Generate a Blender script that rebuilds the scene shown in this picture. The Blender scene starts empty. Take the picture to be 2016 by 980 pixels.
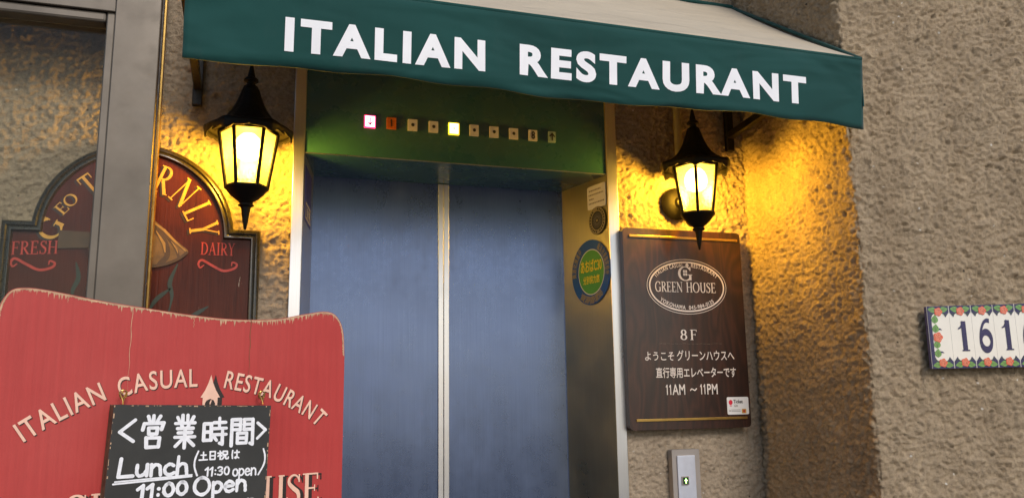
import bpy, bmesh, math, random
import numpy as np
from mathutils import Vector, Matrix

# ------------------------------------------------------------------ camera, sky, sun, exposure
SC = bpy.context.scene
COL = SC.collection
R = math.radians
cam = bpy.data.cameras.new('camera')
cam.sensor_width = 36.0
cam.lens = 28.571
cam.clip_start = 0.02
cam.clip_end = 2000
cam_o = bpy.data.objects.new('camera', cam)
COL.objects.link(cam_o)
right = Vector((0.95273, -0.303463, -0.01469))
up = Vector((-0.039039, -0.170228, 0.984631))
fwd = Vector((0.3013, 0.937514, 0.174028))
cam_o.matrix_world = Matrix(((right.x, up.x, -fwd.x, 0), (right.y, up.y, -fwd.y, 0), (right.z, up.z, -fwd.z, 1.45), (0, 0, 0, 1)))
SC.camera = cam_o

SUN_EL, SUN_AZ = 32.0, 9.0        # azimuth: degrees to the right of straight behind the camera side
world = bpy.data.worlds.new('World')
SC.world = world
world.use_nodes = True
wn = world.node_tree
sky = wn.nodes.new('ShaderNodeTexSky')
sky.sky_type = 'NISHITA'
sky.sun_disc = False
sky.sun_elevation = R(SUN_EL)
sky.sun_rotation = R(180 - SUN_AZ)
wn.links.new(sky.outputs[0], wn.nodes['Background'].inputs[0])
wn.nodes['Background'].inputs[1].default_value = 0.05
sun = bpy.data.lights.new('sun', 'SUN')
sun.energy = 0.80
sun.angle = R(17)
sun.color = (1.0, 0.93, 0.85)
sun_o = bpy.data.objects.new('sun', sun)
COL.objects.link(sun_o)
sd = Vector((math.sin(R(SUN_AZ)) * math.cos(R(SUN_EL)), -math.cos(R(SUN_AZ)) * math.cos(R(SUN_EL)), math.sin(R(SUN_EL))))
sun_o.rotation_euler = sd.to_track_quat('Z', 'Y').to_euler()
SC.view_settings.view_transform = 'Standard'
SC.view_settings.look = 'None'
SC.view_settings.exposure = 1.35
SC.view_settings.gamma = 1.0
SC.view_settings.use_curve_mapping = False
LAMP_WATTS = 9.5

# ------------------------------------------------------------------ materials
def new_mat(name):
    m = bpy.data.materials.new(name)
    m.use_nodes = True
    nt = m.node_tree
    return m, nt, nt.nodes['Principled BSDF']

def nd(nt, kind, **kw):
    n = nt.nodes.new(kind)
    for k, v in kw.items():
        if k in n.inputs:
            n.inputs[k].default_value = v
        else:
            setattr(n, k, v)
    return n

def coords(nt, scale=(1, 1, 1), rot=(0, 0, 0), kind='Object'):
    tc = nt.nodes.new('ShaderNodeTexCoord')
    mp = nt.nodes.new('ShaderNodeMapping')
    mp.inputs['Scale'].default_value = scale
    mp.inputs['Rotation'].default_value = rot
    nt.links.new(tc.outputs[kind], mp.inputs[0])
    return mp.outputs[0]

def noise(nt, vec, scale, detail=4, rough=.55, dist=0):
    n = nd(nt, 'ShaderNodeTexNoise', Scale=scale, Detail=detail, Roughness=rough, Distortion=dist)
    nt.links.new(vec, n.inputs['Vector'])
    return n.outputs['Fac']

def ramp(nt, fac, stops):
    r = nt.nodes.new('ShaderNodeValToRGB')
    e = r.color_ramp.elements
    while len(e) < len(stops):
        e.new(.5)
    for el, (p, c) in zip(e, stops):
        el.position = p
        el.color = (*c, 1) if len(c) == 3 else c
    nt.links.new(fac, r.inputs[0])
    return r.outputs[0]

def mixc(nt, fac, a, b, mode='MIX'):
    m = nt.nodes.new('ShaderNodeMix')
    m.data_type = 'RGBA'
    m.blend_type = mode
    for sock, v in ((m.inputs[0], fac), (m.inputs[6], a), (m.inputs[7], b)):
        if hasattr(v, 'is_linked'):
            nt.links.new(v, sock)
        elif isinstance(v, (int, float)):
            sock.default_value = v
        else:
            sock.default_value = (*v, 1)
    return m.outputs[2]

def bump(nt, bsdf, h, strength=.3, dist=.002, prev=None):
    b = nd(nt, 'ShaderNodeBump', Strength=strength, Distance=dist)
    nt.links.new(h, b.inputs['Height'])
    if prev is not None:
        nt.links.new(prev, b.inputs['Normal'])
    nt.links.new(b.outputs[0], bsdf.inputs['Normal'])
    return b.outputs[0]

def paint(name, col, rough=.5, metal=0., var=.15, vscale=30, coat=0., bumps=0., bscale=300):
    m, nt, b = new_mat(name)
    v = coords(nt)
    n = noise(nt, v, vscale, 5, .6)
    lo = tuple(c * (1 - var) for c in col)
    hi = tuple(min(1, c * (1 + var)) for c in col)
    nt.links.new(ramp(nt, n, [(.3, lo), (.7, hi)]), b.inputs['Base Color'])
    b.inputs['Metallic'].default_value = metal
    rr = ramp(nt, noise(nt, v, vscale * 2.3, 4), [(.3, (rough * .8,) * 3), (.7, (min(1, rough * 1.2),) * 3)])
    nt.links.new(rr, b.inputs['Roughness'])
    b.inputs['Coat Weight'].default_value = coat
    if bumps:
        bump(nt, b, noise(nt, v, bscale, 3), bumps, .001)
    return m

def stucco_mat(name, col):
    m, nt, b = new_mat(name)
    v = coords(nt)
    c = ramp(nt, noise(nt, v, 9, 5, .6), [(.25, tuple(x * .82 for x in col)), (.75, tuple(x * 1.12 for x in col))])
    grain = noise(nt, v, 125, 6, .78)
    c = mixc(nt, .75, c, ramp(nt, grain, [(.28, (.42, .40, .37)), (.46, (.92, .91, .90)), (.58, (1.05, 1.05, 1.04)), (.74, (1.5, 1.47, 1.42))]), 'MULTIPLY')
    vo = nd(nt, 'ShaderNodeTexVoronoi', Scale=48, Randomness=1)
    nt.links.new(v, vo.inputs['Vector'])
    speck = ramp(nt, vo.outputs['Distance'], [(.10, (1, 1, 1)), (.17, (0, 0, 0))])
    pick = ramp(nt, vo.outputs['Color'], [(.80, (0, 0, 0)), (.84, (1, 1, 1))])
    c = mixc(nt, mixc(nt, 1., speck, pick, 'MULTIPLY'), c, (.62, .58, .52))
    vd = nd(nt, 'ShaderNodeTexVoronoi', Scale=31, Randomness=1)
    nt.links.new(v, vd.inputs['Vector'])
    speck2 = ramp(nt, vd.outputs['Distance'], [(.05, (1, 1, 1)), (.13, (0, 0, 0))])
    pick2 = ramp(nt, vd.outputs['Color'], [(.78, (0, 0, 0)), (.82, (1, 1, 1))])
    c = mixc(nt, mixc(nt, 1., speck2, pick2, 'MULTIPLY'), c, (.05, .04, .03))
    stain = ramp(nt, noise(nt, coords(nt, (7, 7, .9)), 1, 6, .65), [(.30, (.80, .77, .73)), (.5, (1, 1, 1)), (.72, (1.06, 1.05, 1.03))])
    c = mixc(nt, .8, c, stain, 'MULTIPLY')
    nt.links.new(c, b.inputs['Base Color'])
    b.inputs['Roughness'].default_value = .85
    b.inputs['Specular IOR Level'].default_value = .35
    p = bump(nt, b, noise(nt, v, 120, 5, .65), .9, .006)
    bump(nt, b, noise(nt, v, 260, 4, .7), .6, .003, p)
    return m

def steel(name, col, rough, brush=(900, 900, 6), amount=.06, var=.12, dents=0.):
    m, nt, b = new_mat(name)
    v0 = coords(nt)
    v = coords(nt, brush)
    n = noise(nt, v, 1, 3, .6)
    big = noise(nt, coords(nt), 5, 4, .55)
    c = mixc(nt, 1., ramp(nt, n, [(.3, tuple(x * (1 - var) for x in col)), (.7, col)]), ramp(nt, big, [(.3, (.93, .93, .94)), (.7, (1, 1, 1))]), 'MULTIPLY')
    nt.links.new(c, b.inputs['Base Color'])
    b.inputs['Metallic'].default_value = 1
    rr = ramp(nt, big, [(.3, (rough * .82,) * 3), (.7, (min(1, rough * 1.25),) * 3)])
    nt.links.new(rr, b.inputs['Roughness'])
    p = bump(nt, b, n, amount, .001)
    if dents:
        sm = noise(nt, coords(nt, (9, 9, 3)), 1, 6, .68)
        sp = noise(nt, coords(nt), 45, 5, .7)
        r1 = ramp(nt, sm, [(.35, (rough * .9,) * 3), (.52, (rough,) * 3), (.68, (rough * 1.2,) * 3)])
        r2 = mixc(nt, 1., r1, ramp(nt, sp, [(.35, (.95,) * 3), (.7, (1.08,) * 3)]), 'MULTIPLY')
        nt.links.new(r2, b.inputs['Roughness'])
        nt.links.new(mixc(nt, 1., c, ramp(nt, sm, [(.3, (.94, .95, .96)), (.7, (1.05, 1.04, 1.02))]), 'MULTIPLY'), b.inputs['Base Color'])
        bump(nt, b, noise(nt, v0, 3.2, 2, .5), dents, .02, p)
    return m

def glow(name, col, strength, base=(.8, .8, .8)):
    m, nt, b = new_mat(name)
    b.inputs['Base Color'].default_value = (*base, 1)
    b.inputs['Emission Color'].default_value = (*col, 1)
    b.inputs['Emission Strength'].default_value = strength
    b.inputs['Roughness'].default_value = .35
    return m

def glow_glass(name, col, strength):
    m = bpy.data.materials.new(name)
    m.use_nodes = True
    nt = m.node_tree
    nt.nodes.remove(nt.nodes['Principled BSDF'])
    out = nt.nodes['Material Output']
    tr = nt.nodes.new('ShaderNodeBsdfTransparent')
    em = nt.nodes.new('ShaderNodeEmission'); em.inputs[0].default_value = (*col, 1); em.inputs[1].default_value = strength
    mx = nt.nodes.new('ShaderNodeMixShader'); mx.inputs[0].default_value = .45
    nt.links.new(tr.outputs[0], mx.inputs[1]); nt.links.new(em.outputs[0], mx.inputs[2]); nt.links.new(mx.outputs[0], out.inputs[0])
    return m

def wood(name, dark, light, scale=1., rough=.3, coat=.5):
    m, nt, b = new_mat(name)
    v = coords(nt, (9 * scale, 9 * scale, 2.0 * scale))
    n1 = noise(nt, v, 1.6, 2, .5, .4)
    w = nd(nt, 'ShaderNodeMath', operation='MULTIPLY')
    nt.links.new(n1, w.inputs[0]); w.inputs[1].default_value = 17
    s = nd(nt, 'ShaderNodeMath', operation='PINGPONG')
    nt.links.new(w.outputs[0], s.inputs[0]); s.inputs[1].default_value = 1
    fine = noise(nt, coords(nt, (320 * scale, 320 * scale, 9 * scale)), 1, 3, .6)
    c = ramp(nt, s.outputs[0], [(.08, dark), (.55, tuple((a + c2) / 2 for a, c2 in zip(dark, light))), (.95, light)])
    c = mixc(nt, .45, c, ramp(nt, fine, [(.3, (.5, .5, .5)), (.65, (1.1, 1.1, 1.1))]), 'MULTIPLY')
    nt.links.new(c, b.inputs['Base Color'])
    b.inputs['Roughness'].default_value = rough
    b.inputs['Coat Weight'].default_value = coat
    b.inputs['Coat Roughness'].default_value = .18
    bump(nt, b, fine, .12, .001)
    return m

def cloth(name, col, fold=.0, var=.12):
    m, nt, b = new_mat(name)
    v = coords(nt)
    c = ramp(nt, noise(nt, v, 4, 6, .6), [(.3, tuple(x * (1 - var) for x in col)), (.7, tuple(x * (1 + var) for x in col))])
    c = mixc(nt, ramp(nt, noise(nt, coords(nt, (14, 14, 4)), 1, 7, .7), [(.55, (0, 0, 0)), (.85, (.4, .4, .4))]), c, tuple(.6 * x + .03 for x in col))
    nt.links.new(c, b.inputs['Base Color'])
    b.inputs['Roughness'].default_value = .8
    b.inputs['Specular IOR Level'].default_value = .2
    b.inputs['Sheen Weight'].default_value = .15
    p = bump(nt, b, noise(nt, coords(nt, (2.2, 6, 6), (0, R(28), 0)), 1.6, 2, .5, .5), fold, .05)
    bump(nt, b, noise(nt, v, 900, 2), .12, .0008, p)
    return m

def planks_red(name):
    m, nt, b = new_mat(name)
    v = coords(nt)
    c = ramp(nt, noise(nt, v, 3, 6, .6), [(.25, (.38, .030, .028)), (.5, (.45, .044, .040)), (.8, (.49, .066, .058))])
    streak = noise(nt, coords(nt, (140, 140, 5)), 1, 4, .6)
    c = mixc(nt, .35, c, ramp(nt, streak, [(.3, (.72, .66, .66)), (.6, (1, 1, 1)), (.8, (1.1, 1.15, 1.15))]), 'MULTIPLY')
    chips = ramp(nt, noise(nt, coords(nt, (60, 60, 22)), 1, 6, .7), [(.735, (0, 0, 0)), (.75, (1, 1, 1))])
    c = mixc(nt, chips, c, (.62, .32, .25))
    soot = ramp(nt, noise(nt, coords(nt, (7, 7, 5)), 1, 5, .6), [(.62, (0, 0, 0)), (.8, (.6, .6, .6))])
    c = mixc(nt, soot, c, (.16, .02, .015))
    nt.links.new(c, b.inputs['Base Color'])
    b.inputs['Roughness'].default_value = .5
    b.inputs['Specular IOR Level'].default_value = .35
    p = bump(nt, b, streak, .18, .002)
    bump(nt, b, noise(nt, v, 60, 4), .12, .002, p)
    return m

def sign_brown(name):
    m, nt, b = new_mat(name)
    v = coords(nt)
    c = ramp(nt, noise(nt, v, 6, 6, .65), [(.25, (.034, .007, .004)), (.55, (.062, .011, .005)), (.8, (.09, .019, .008))])
    crack = noise(nt, coords(nt, (120, 120, 6)), 1, 4, .6)
    c = mixc(nt, .5, c, ramp(nt, crack, [(.33, (.35, .3, .3)), (.5, (1, 1, 1))]), 'MULTIPLY')
    chip = ramp(nt, noise(nt, coords(nt, (95, 95, 13)), 1, 5, .7), [(.70, (0, 0, 0)), (.72, (1, 1, 1))])
    c = mixc(nt, chip, c, (.45, .38, .30))
    nt.links.new(c, b.inputs['Base Color'])
    b.inputs['Roughness'].default_value = .35
    b.inputs['Coat Weight'].default_value = .0
    b.inputs['Specular IOR Level'].default_value = .2
    bump(nt, b, crack, .35, .002)
    return m

def slate(name):
    m, nt, b = new_mat(name)
    v = coords(nt)
    c = ramp(nt, noise(nt, v, 12, 6, .65), [(.3, (.016, .016, .015)), (.75, (.034, .033, .031))])
    smear = ramp(nt, noise(nt, coords(nt, (30, 30, 5), (0, R(35), 0)), 1, 5, .65), [(.6, (0, 0, 0)), (.85, (.35, .35, .35))])
    c = mixc(nt, smear, c, (.10, .10, .10))
    nt.links.new(c, b.inputs['Base Color'])
    b.inputs['Roughness'].default_value = .55
    return m

def pane_amber(name):
    m = bpy.data.materials.new(name)
    m.use_nodes = True
    nt = m.node_tree
    nt.nodes.remove(nt.nodes['Principled BSDF'])
    out = nt.nodes['Material Output']
    tr = nt.nodes.new('ShaderNodeBsdfTransparent'); tr.inputs[0].default_value = (1, .60, .15, 1)
    tl = nt.nodes.new('ShaderNodeBsdfTranslucent'); tl.inputs[0].default_value = (1, .66, .16, 1)
    gl = nt.nodes.new('ShaderNodeBsdfGlossy'); gl.inputs['Roughness'].default_value = .12
    bp = nd(nt, 'ShaderNodeBump', Strength=.8, Distance=.004)
    nt.links.new(noise(nt, coords(nt), 70, 3, .6), bp.inputs['Height'])
    nt.links.new(bp.outputs[0], gl.inputs['Normal']); nt.links.new(bp.outputs[0], tl.inputs['Normal'])
    m1 = nt.nodes.new('ShaderNodeMixShader'); m1.inputs[0].default_value = .09
    nt.links.new(tr.outputs[0], m1.inputs[1]); nt.links.new(tl.outputs[0], m1.inputs[2])
    m2 = nt.nodes.new('ShaderNodeMixShader'); m2.inputs[0].default_value = .08
    nt.links.new(m1.outputs[0], m2.inputs[1]); nt.links.new(gl.outputs[0], m2.inputs[2])
    nt.links.new(m2.outputs[0], out.inputs[0])
    return m

def pane_clear(name):
    m = bpy.data.materials.new(name)
    m.use_nodes = True
    nt = m.node_tree
    nt.nodes.remove(nt.nodes['Principled BSDF'])
    out = nt.nodes['Material Output']
    tr = nt.nodes.new('ShaderNodeBsdfTransparent'); tr.inputs[0].default_value = (.93, .94, .91, 1)
    gl = nt.nodes.new('ShaderNodeBsdfGlossy'); gl.inputs['Roughness'].default_value = .02
    fr = nt.nodes.new('ShaderNodeFresnel'); fr.inputs[0].default_value = 1.45
    mx = nt.nodes.new('ShaderNodeMixShader')
    sc = nd(nt, 'ShaderNodeMath', operation='MULTIPLY'); sc.inputs[1].default_value = .35
    nt.links.new(fr.outputs[0], sc.inputs[0]); nt.links.new(sc.outputs[0], mx.inputs[0]); nt.links.new(tr.outputs[0], mx.inputs[1]); nt.links.new(gl.outputs[0], mx.inputs[2])
    nt.links.new(mx.outputs[0], out.inputs[0])
    return m

M = {}
M['stucco'] = stucco_mat('stucco_beige', (.37, .295, .215))
M['pillar'] = stucco_mat('stucco_pillar', (.395, .305, .205))
M['asphalt'] = paint('pavement', (.12, .115, .11), .85, var=.3, vscale=4, bumps=.4, bscale=150)
M['steel'] = steel('brushed_steel', (.62, .63, .66), .30)
M['lamp_gold_steel'] = steel('steel_with_lamp_tint', (.78, .65, .37), .33)
M['door_steel'] = steel('blue_grey_steel', (.125, .168, .295), .29, (700, 700, 4), .10, .16, .10)
M['alu'] = paint('bronze_aluminium', (.125, .107, .088), .42, .6, .16, 9)
M['green_paint'] = paint('dark_green_paint', (.022, .088, .098), .28, 0, .06, 6, .3)
M['black_iron'] = paint('black_iron', (.014, .012, .010), .42, .3, .3, 60, 0, .3, 200)
M['lantern_iron'] = paint('lantern_iron', (.006, .005, .004), .5, 0, .3, 60, 0, .25, 160)
M['lantern_iron'].node_tree.nodes['Principled BSDF'].inputs['Specular IOR Level'].default_value = .16
M['amber'] = pane_amber('amber_glass')
M['glass'] = pane_clear('clear_glass')
M['bulb'] = glow_glass('lit_bulb', (1, .74, .30), 30)
M['awning_green'] = cloth('green_canvas', (.007, .054, .049), .5)
M['canvas_top'] = cloth('pale_canvas', (.50, .43, .33), .35, .06)
M['white_letter'] = paint('white_lettering', (.82, .82, .86), .55, 0, .05, 10, 0, .05, 400)
M['wood_dark'] = wood('dark_stained_wood', (.017, .006, .004), (.042, .0135, .008), 1., .36, .2)
M['scuff'] = paint('faint_scuff', (.10, .075, .06), .6, 0, .3, 60)
M['brass'] = paint('brass', (.42, .27, .08), .32, .9, .15, 20)
M['cream'] = paint('cream_paint', (.66, .58, .52), .55, 0, .08, 30)
M['red'] = planks_red('red_paint_on_planks')
M['bare_wood'] = paint('bare_wood', (.52, .33, .20), .7, 0, .3, 60, 0, .4, 160)
M['pink_cream'] = paint('faded_cream_paint', (.84, .52, .39), .55, 0, .08, 40)
M['shadow_paint'] = paint('black_paint', (.020, .010, .008), .5, 0, .2, 40)
M['slate'] = slate('blackboard')
M['chalk_edge'] = paint('worn_board_edge', (.10, .065, .030), .7, 0, .5, 40)
M['chalk'] = paint('white_marker', (.80, .80, .84), .6, 0, .10, 120)
M['pub'] = sign_brown('painted_brown_board')
M['pub_frame'] = paint('green_black_moulding', (.026, .021, .010), .3, 0, .3, 50, .5)
M['gold'] = paint('gold_paint', (.52, .29, .05), .45, .1, .2, 60)
M['dull_red'] = paint('dull_red_paint', (.40, .035, .022), .5, 0, .2, 60)
M['ribbon_green'] = paint('dark_green_ribbon', (.010, .024, .016), .45, 0, .2, 60)
M['sack'] = paint('ochre_paint', (.115, .066, .020), .5, 0, .45, 26, 0, .5, 40)
M['straw'] = paint('straw_paint', (.26, .16, .05), .5, 0, .3, 40)
M['sack_dark'] = paint('dark_ochre_paint', (.050, .026, .009), .5, 0, .4, 26)
M['pipe'] = paint('grey_conduit', (.22, .19, .12), .5, 0, .1, 20)
M['plastic_grey'] = paint('grey_plate', (.30, .27, .25), .5, .2, .08, 20)
M['ind_white'] = paint('white_acrylic', (.58, .57, .58), .3, 0, .05, 60)
M['ind_orange'] = paint('orange_acrylic', (.42, .10, .015), .3, 0, .05, 60)
M['ind_green'] = paint('grey_green_acrylic', (.30, .42, .36), .3, 0, .05, 60)
M['ind_red_lit'] = glow('red_lit_acrylic', (1, .42, .55), 2.6)
M['ind_red_rim'] = glow('red_rim_acrylic', (1, .03, .12), 1.4, (.5, .05, .08))
M['ind_yellow_lit'] = glow('yellow_lit_acrylic', (1, .78, .22), 2.6)
M['ind_yellow_rim'] = glow('yellow_rim_acrylic', (1, .55, .02), 1.1, (.6, .4, .02))
M['ink'] = paint('black_ink', (.012, .012, .012), .5, 0, .2, 60)
M['ink_red'] = paint('dark_red_ink', (.25, .005, .03), .5, 0, .1, 60)
M['btn_dark'] = paint('dark_green_button', (.010, .045, .012), .25, 0, .1, 60, .3)
M['btn_lit'] = glow('lit_green_arrow', (.55, 1, .25), 2.0, (.3, .6, .2))
M['steel_plate'] = paint('satin_plate', (.62, .66, .78), .36, .6, .05, 30)
M['tile_white'] = paint('glazed_white', (.74, .70, .64), .14, 0, .03, 30, .4)
M['tile_blue'] = paint('cobalt_glaze', (.008, .006, .075), .3, 0, .2, 60, .1)
M['tile_rim'] = paint('blue_tile_edge', (.08, .075, .20), .3, 0, .1, 60)
M['rose'] = paint('rose_glaze', (.62, .075, .040), .2, 0, .25, 200, .5)
M['rose_dark'] = paint('rose_line_glaze', (.70, .26, .16), .2, 0, .2, 200, .5)
M['leaf'] = paint('leaf_glaze', (.10, .27, .06), .2, 0, .25, 200, .5)
M['leaf_dark'] = paint('dark_leaf_glaze', (.035, .10, .025), .2, 0, .2, 200, .5)
M['sticker_white'] = paint('white_sticker', (.70, .68, .66), .4, 0, .04, 30)
M['sticker_blue'] = paint('jamb_sticker_blue', (.010, .075, .30), .35, 0, .1, 30)
M['sticker_green'] = paint('green_sticker', (.075, .30, .045), .35, 0, .08, 30)
M['sticker_yellow'] = paint('yellow_print', (.80, .62, .04), .4, 0, .05, 30)
M['sticker_tan'] = paint('tan_sticker', (.30, .24, .12), .4, 0, .08, 30)
M['violet_print_and_reflection'] = paint('blue_sticker_and_reflection', (.05, .05, .34), .35, 0, .08, 30)
M['print_grey'] = paint('grey_print', (.22, .20, .19), .5, 0, .1, 30)
M['print_red'] = paint('red_print', (.60, .02, .05), .4, 0, .05, 30)

# ------------------------------------------------------------------ mesh helpers
class MB:
    def __init__(self):
        self.v, self.f, self.m, self.mats = [], [], [], []
    def mi(self, mat):
        if mat not in self.mats:
            self.mats.append(mat)
        return self.mats.index(mat)
    def add(self, vs, fs, mat):
        o = len(self.v); k = self.mi(mat)
        self.v += [tuple(p) for p in vs]
        for f in fs:
            self.f.append([i + o for i in f]); self.m.append(k)
    def box(self, x0, x1, y0, y1, z0, z1, mat):
        vs = [(x, y, z) for x in (x0, x1) for y in (y0, y1) for z in (z0, z1)]
        self.add(vs, [(0, 1, 3, 2), (4, 6, 7, 5), (0, 4, 5, 1), (2, 3, 7, 6), (0, 2, 6, 4), (1, 5, 7, 3)], mat)
    def prism(self, poly, fn, h0, h1, mat, side=None):
        """poly: 2-D outline, fn(a, b, h) -> point; caps at h0 and h1."""
        n = len(poly)
        vs = [fn(a, b, h0) for a, b in poly] + [fn(a, b, h1) for a, b in poly]
        self.add(vs, [list(range(n)), list(range(2 * n - 1, n - 1, -1))], mat)
        self.add(vs, [(i, i + n, (i + 1) % n + n, (i + 1) % n) for i in range(n)], side or mat)
    def lathe(self, prof, c, mat, seg=32, axis='z', mod=None, caps=False):
        vs = []
        for r, h in prof:
            for k in range(seg):
                a = 2 * math.pi * k / seg
                rr = r * (mod(a) if mod else 1)
                p = (rr * math.cos(a), rr * math.sin(a), h) if axis == 'z' else (rr * math.cos(a), h, rr * math.sin(a))
                vs.append((c[0] + p[0], c[1] + p[1], c[2] + p[2]))
        fs = []
        for i in range(len(prof) - 1):
            for k in range(seg):
                k2 = (k + 1) % seg
                fs.append((i * seg + k, i * seg + k2, (i + 1) * seg + k2, (i + 1) * seg + k))
        if caps:
            fs += [list(range(seg))[::-1], [(len(prof) - 1) * seg + k for k in range(seg)]]
        self.add(vs, fs, mat)
    def tube(self, pts, rad, mat, seg=10):
        pts = [Vector(p) for p in pts]
        rad = rad if isinstance(rad, (list, tuple)) else [rad] * len(pts)
        vs, fs = [], []
        ref = Vector((.13, .27, .95))
        for i, p in enumerate(pts):
            d = (pts[min(i + 1, len(pts) - 1)] - pts[max(i - 1, 0)]).normalized()
            a = d.cross(ref)
            if a.length < .1:
                a = d.cross(Vector((1, 0, 0)))
            a.normalize(); b = d.cross(a)
            for k in range(seg):
                t = 2 * math.pi * k / seg
                vs.append(p + rad[i] * (math.cos(t) * a + math.sin(t) * b))
        for i in range(len(pts) - 1):
            for k in range(seg):
                k2 = (k + 1) % seg
                fs.append((i * seg + k, i * seg + k2, (i + 1) * seg + k2, (i + 1) * seg + k))
        fs += [list(range(seg))[::-1], [(len(pts) - 1) * seg + k for k in range(seg)]]
        self.add(vs, fs, mat)
    def build(self, name, parent=None, smooth=None, bevel=0, solid=0):
        me = bpy.data.meshes.new(name)
        me.from_pydata(self.v, [], self.f)
        for mt in self.mats:
            me.materials.append(M[mt])
        me.polygons.foreach_set('material_index', self.m)
        bm = bmesh.new(); bm.from_mesh(me)
        bmesh.ops.recalc_face_normals(bm, faces=bm.faces)
        bm.to_mesh(me); bm.free()
        o = bpy.data.objects.new(name, me)
        COL.objects.link(o)
        if smooth is not None:
            me.polygons.foreach_set('use_smooth', [True] * len(me.polygons))
            me.set_sharp_from_angle(angle=R(smooth))
        if bevel:
            b = o.modifiers.new('bevel', 'BEVEL'); b.width = bevel; b.segments = 2; b.limit_method = 'ANGLE'; b.angle_limit = R(35)
        if solid:
            s = o.modifiers.new('solid', 'SOLIDIFY'); s.thickness = solid; s.offset = 0
        if parent is not None:
            o.parent = parent
        return o
    def flat(self, name, parent=None):
        """Printed sheets: no normal recalculation needed beyond facing the viewer side (-y)."""
        me = bpy.data.meshes.new(name)
        me.from_pydata(self.v, [], self.f)
        for mt in self.mats:
            me.materials.append(M[mt])
        me.polygons.foreach_set('material_index', self.m)
        o = bpy.data.objects.new(name, me)
        COL.objects.link(o)
        if parent is not None:
            o.parent = parent
        return o

def thing(name, label, cat, loc=(0, 0, 0), rz=0., group=None):
    o = bpy.data.objects.new(name, None)
    COL.objects.link(o)
    o.empty_display_size = .1
    o.location = loc
    o.rotation_euler = (0, 0, rz)
    tag(o, label, cat, group)
    return o

def tag(o, label, cat, group=None):
    o['label'] = label; o['category'] = cat
    if group:
        o['group'] = group
    return o

def catmull(pts, n=8, closed=False):
    pts = [np.array(p, float) for p in pts]
    out = []
    N = len(pts)
    for i in range(N if closed else N - 1):
        p0 = pts[(i - 1) % N] if closed or i > 0 else 2 * pts[0] - pts[1]
        p1, p2 = pts[i], pts[(i + 1) % N]
        p3 = pts[(i + 2) % N] if closed or i + 2 < N else 2 * pts[-1] - pts[-2]
        for k in range(n):
            t = k / n
            out.append(.5 * (2 * p1 + (p2 - p0) * t + (2 * p0 - 5 * p1 + 4 * p2 - p3) * t * t + (3 * p1 - p0 - 3 * p2 + p3) * t ** 3))
    if not closed:
        out.append(pts[-1])
    return [tuple(p) for p in out]

# ---- lettering from the built-in typeface
_g = {}
def _mesh_of(body, off):
    c = bpy.data.curves.new('tmp', 'FONT')
    c.body = body; c.offset = off; c.size = 1; c.resolution_u = 5
    o = bpy.data.objects.new('tmp', c)
    COL.objects.link(o)
    dg = bpy.context.evaluated_depsgraph_get()
    me = bpy.data.meshes.new_from_object(o.evaluated_get(dg))
    vs = [(v.co.x, v.co.y) for v in me.vertices]
    fs = [list(p.vertices) for p in me.polygons]
    bpy.data.objects.remove(o); bpy.data.curves.remove(c); bpy.data.meshes.remove(me)
    return vs, fs

def glyph(ch, off=0.):
    k = (ch, round(off, 4))
    if ch == '1' and k not in _g:
        w_ = .075 + off * 2
        q = [(.215 - w_, 0), (.215, 0), (.215, CAP), (.215 - w_ * .8, CAP), (.02, CAP - .13), (.02, CAP - .13 - w_ * .8), (.215 - w_, CAP - .15)]
        _g[k] = (q, [list(range(7))], .36)
    if k not in _g:
        vs, fs = _mesh_of(ch, off) if ch != ' ' else ([], [])
        hh = max(x for x, y in _mesh_of('HH', 0)[0])
        adv = max(x for x, y in _mesh_of('H' + ch + 'H', 0)[0]) - hh
        _g[k] = (vs, fs, adv)
    return _g[k]
CAP = max(y for x, y in _mesh_of('H', 0)[0])

def text_width(s, off=0., track=0.):
    return sum(glyph(c, off)[2] for c in s) + track * (len(s) - 1)

def put_text(mb, s, x0, x1, z0, h, y, mat, off=0., track=0., z1=None, cap=None, jit=0.):
    """Fit the string s between x0 and x1, baseline z0 (to z1 at the right end), capital height h."""
    w = text_width(s, off, track)
    sx = (x1 - x0) / w; sz = h / (cap or CAP)
    z1 = z0 if z1 is None else z1
    u = 0.
    for i, c in enumerate(s):
        vs, fs, adv = glyph(c, off)
        j = (random.random() - .5) * jit
        pts = []
        for a, b in vs:
            x = x0 + (u + a) * sx
            pts.append((x, y - i * 2e-5, z0 + (z1 - z0) * (x - x0) / (x1 - x0) + b * sz + j))
        mb.add(pts, fs, mat)
        u += adv + track

def along(path):
    p = np.array(path, float)
    seg = np.hypot(*np.diff(p, axis=0).T)
    cum = np.concatenate([[0], np.cumsum(seg)])
    def at(s):
        i = int(np.clip(np.searchsorted(cum, s) - 1, 0, len(seg) - 1))
        d = (p[i + 1] - p[i]) / seg[i]
        return p[i] + d * (s - cum[i]), d
    return at, cum[-1]

def put_arc(mb, s, path, h, y, mat, off=0., track=0., glyphs=None, hs=None):
    """Letters set one by one along a baseline path."""
    at, L = along(path)
    gl = glyphs or (lambda c: glyph(c, off))
    cap = 1. if glyphs else CAP
    w = sum(gl(c)[2] for c in s) + track * (len(s) - 1)
    sx = L / w
    u = 0.
    for i, c in enumerate(s):
        vs, fs, adv = gl(c)
        mid, d = at((u + adv / 2) * sx)
        n = np.array((-d[1], d[0]))
        f = 1. if hs is None else hs[0] + (hs[1] - hs[0]) * (i / max(1, len(s) - 1))
        if vs:
            sz = h * f / cap
            pts = []
            for vv in vs:
                q = mid + d * ((vv[0] - adv / 2) * sx) + n * (vv[1] * sz)
                yy = vv[2] * 1. if len(vv) > 2 else 0.
                pts.append((q[0], y - i * 2e-5 - yy, q[1]))
            mb.add(pts, fs, mat)
        u += adv + track

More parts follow.
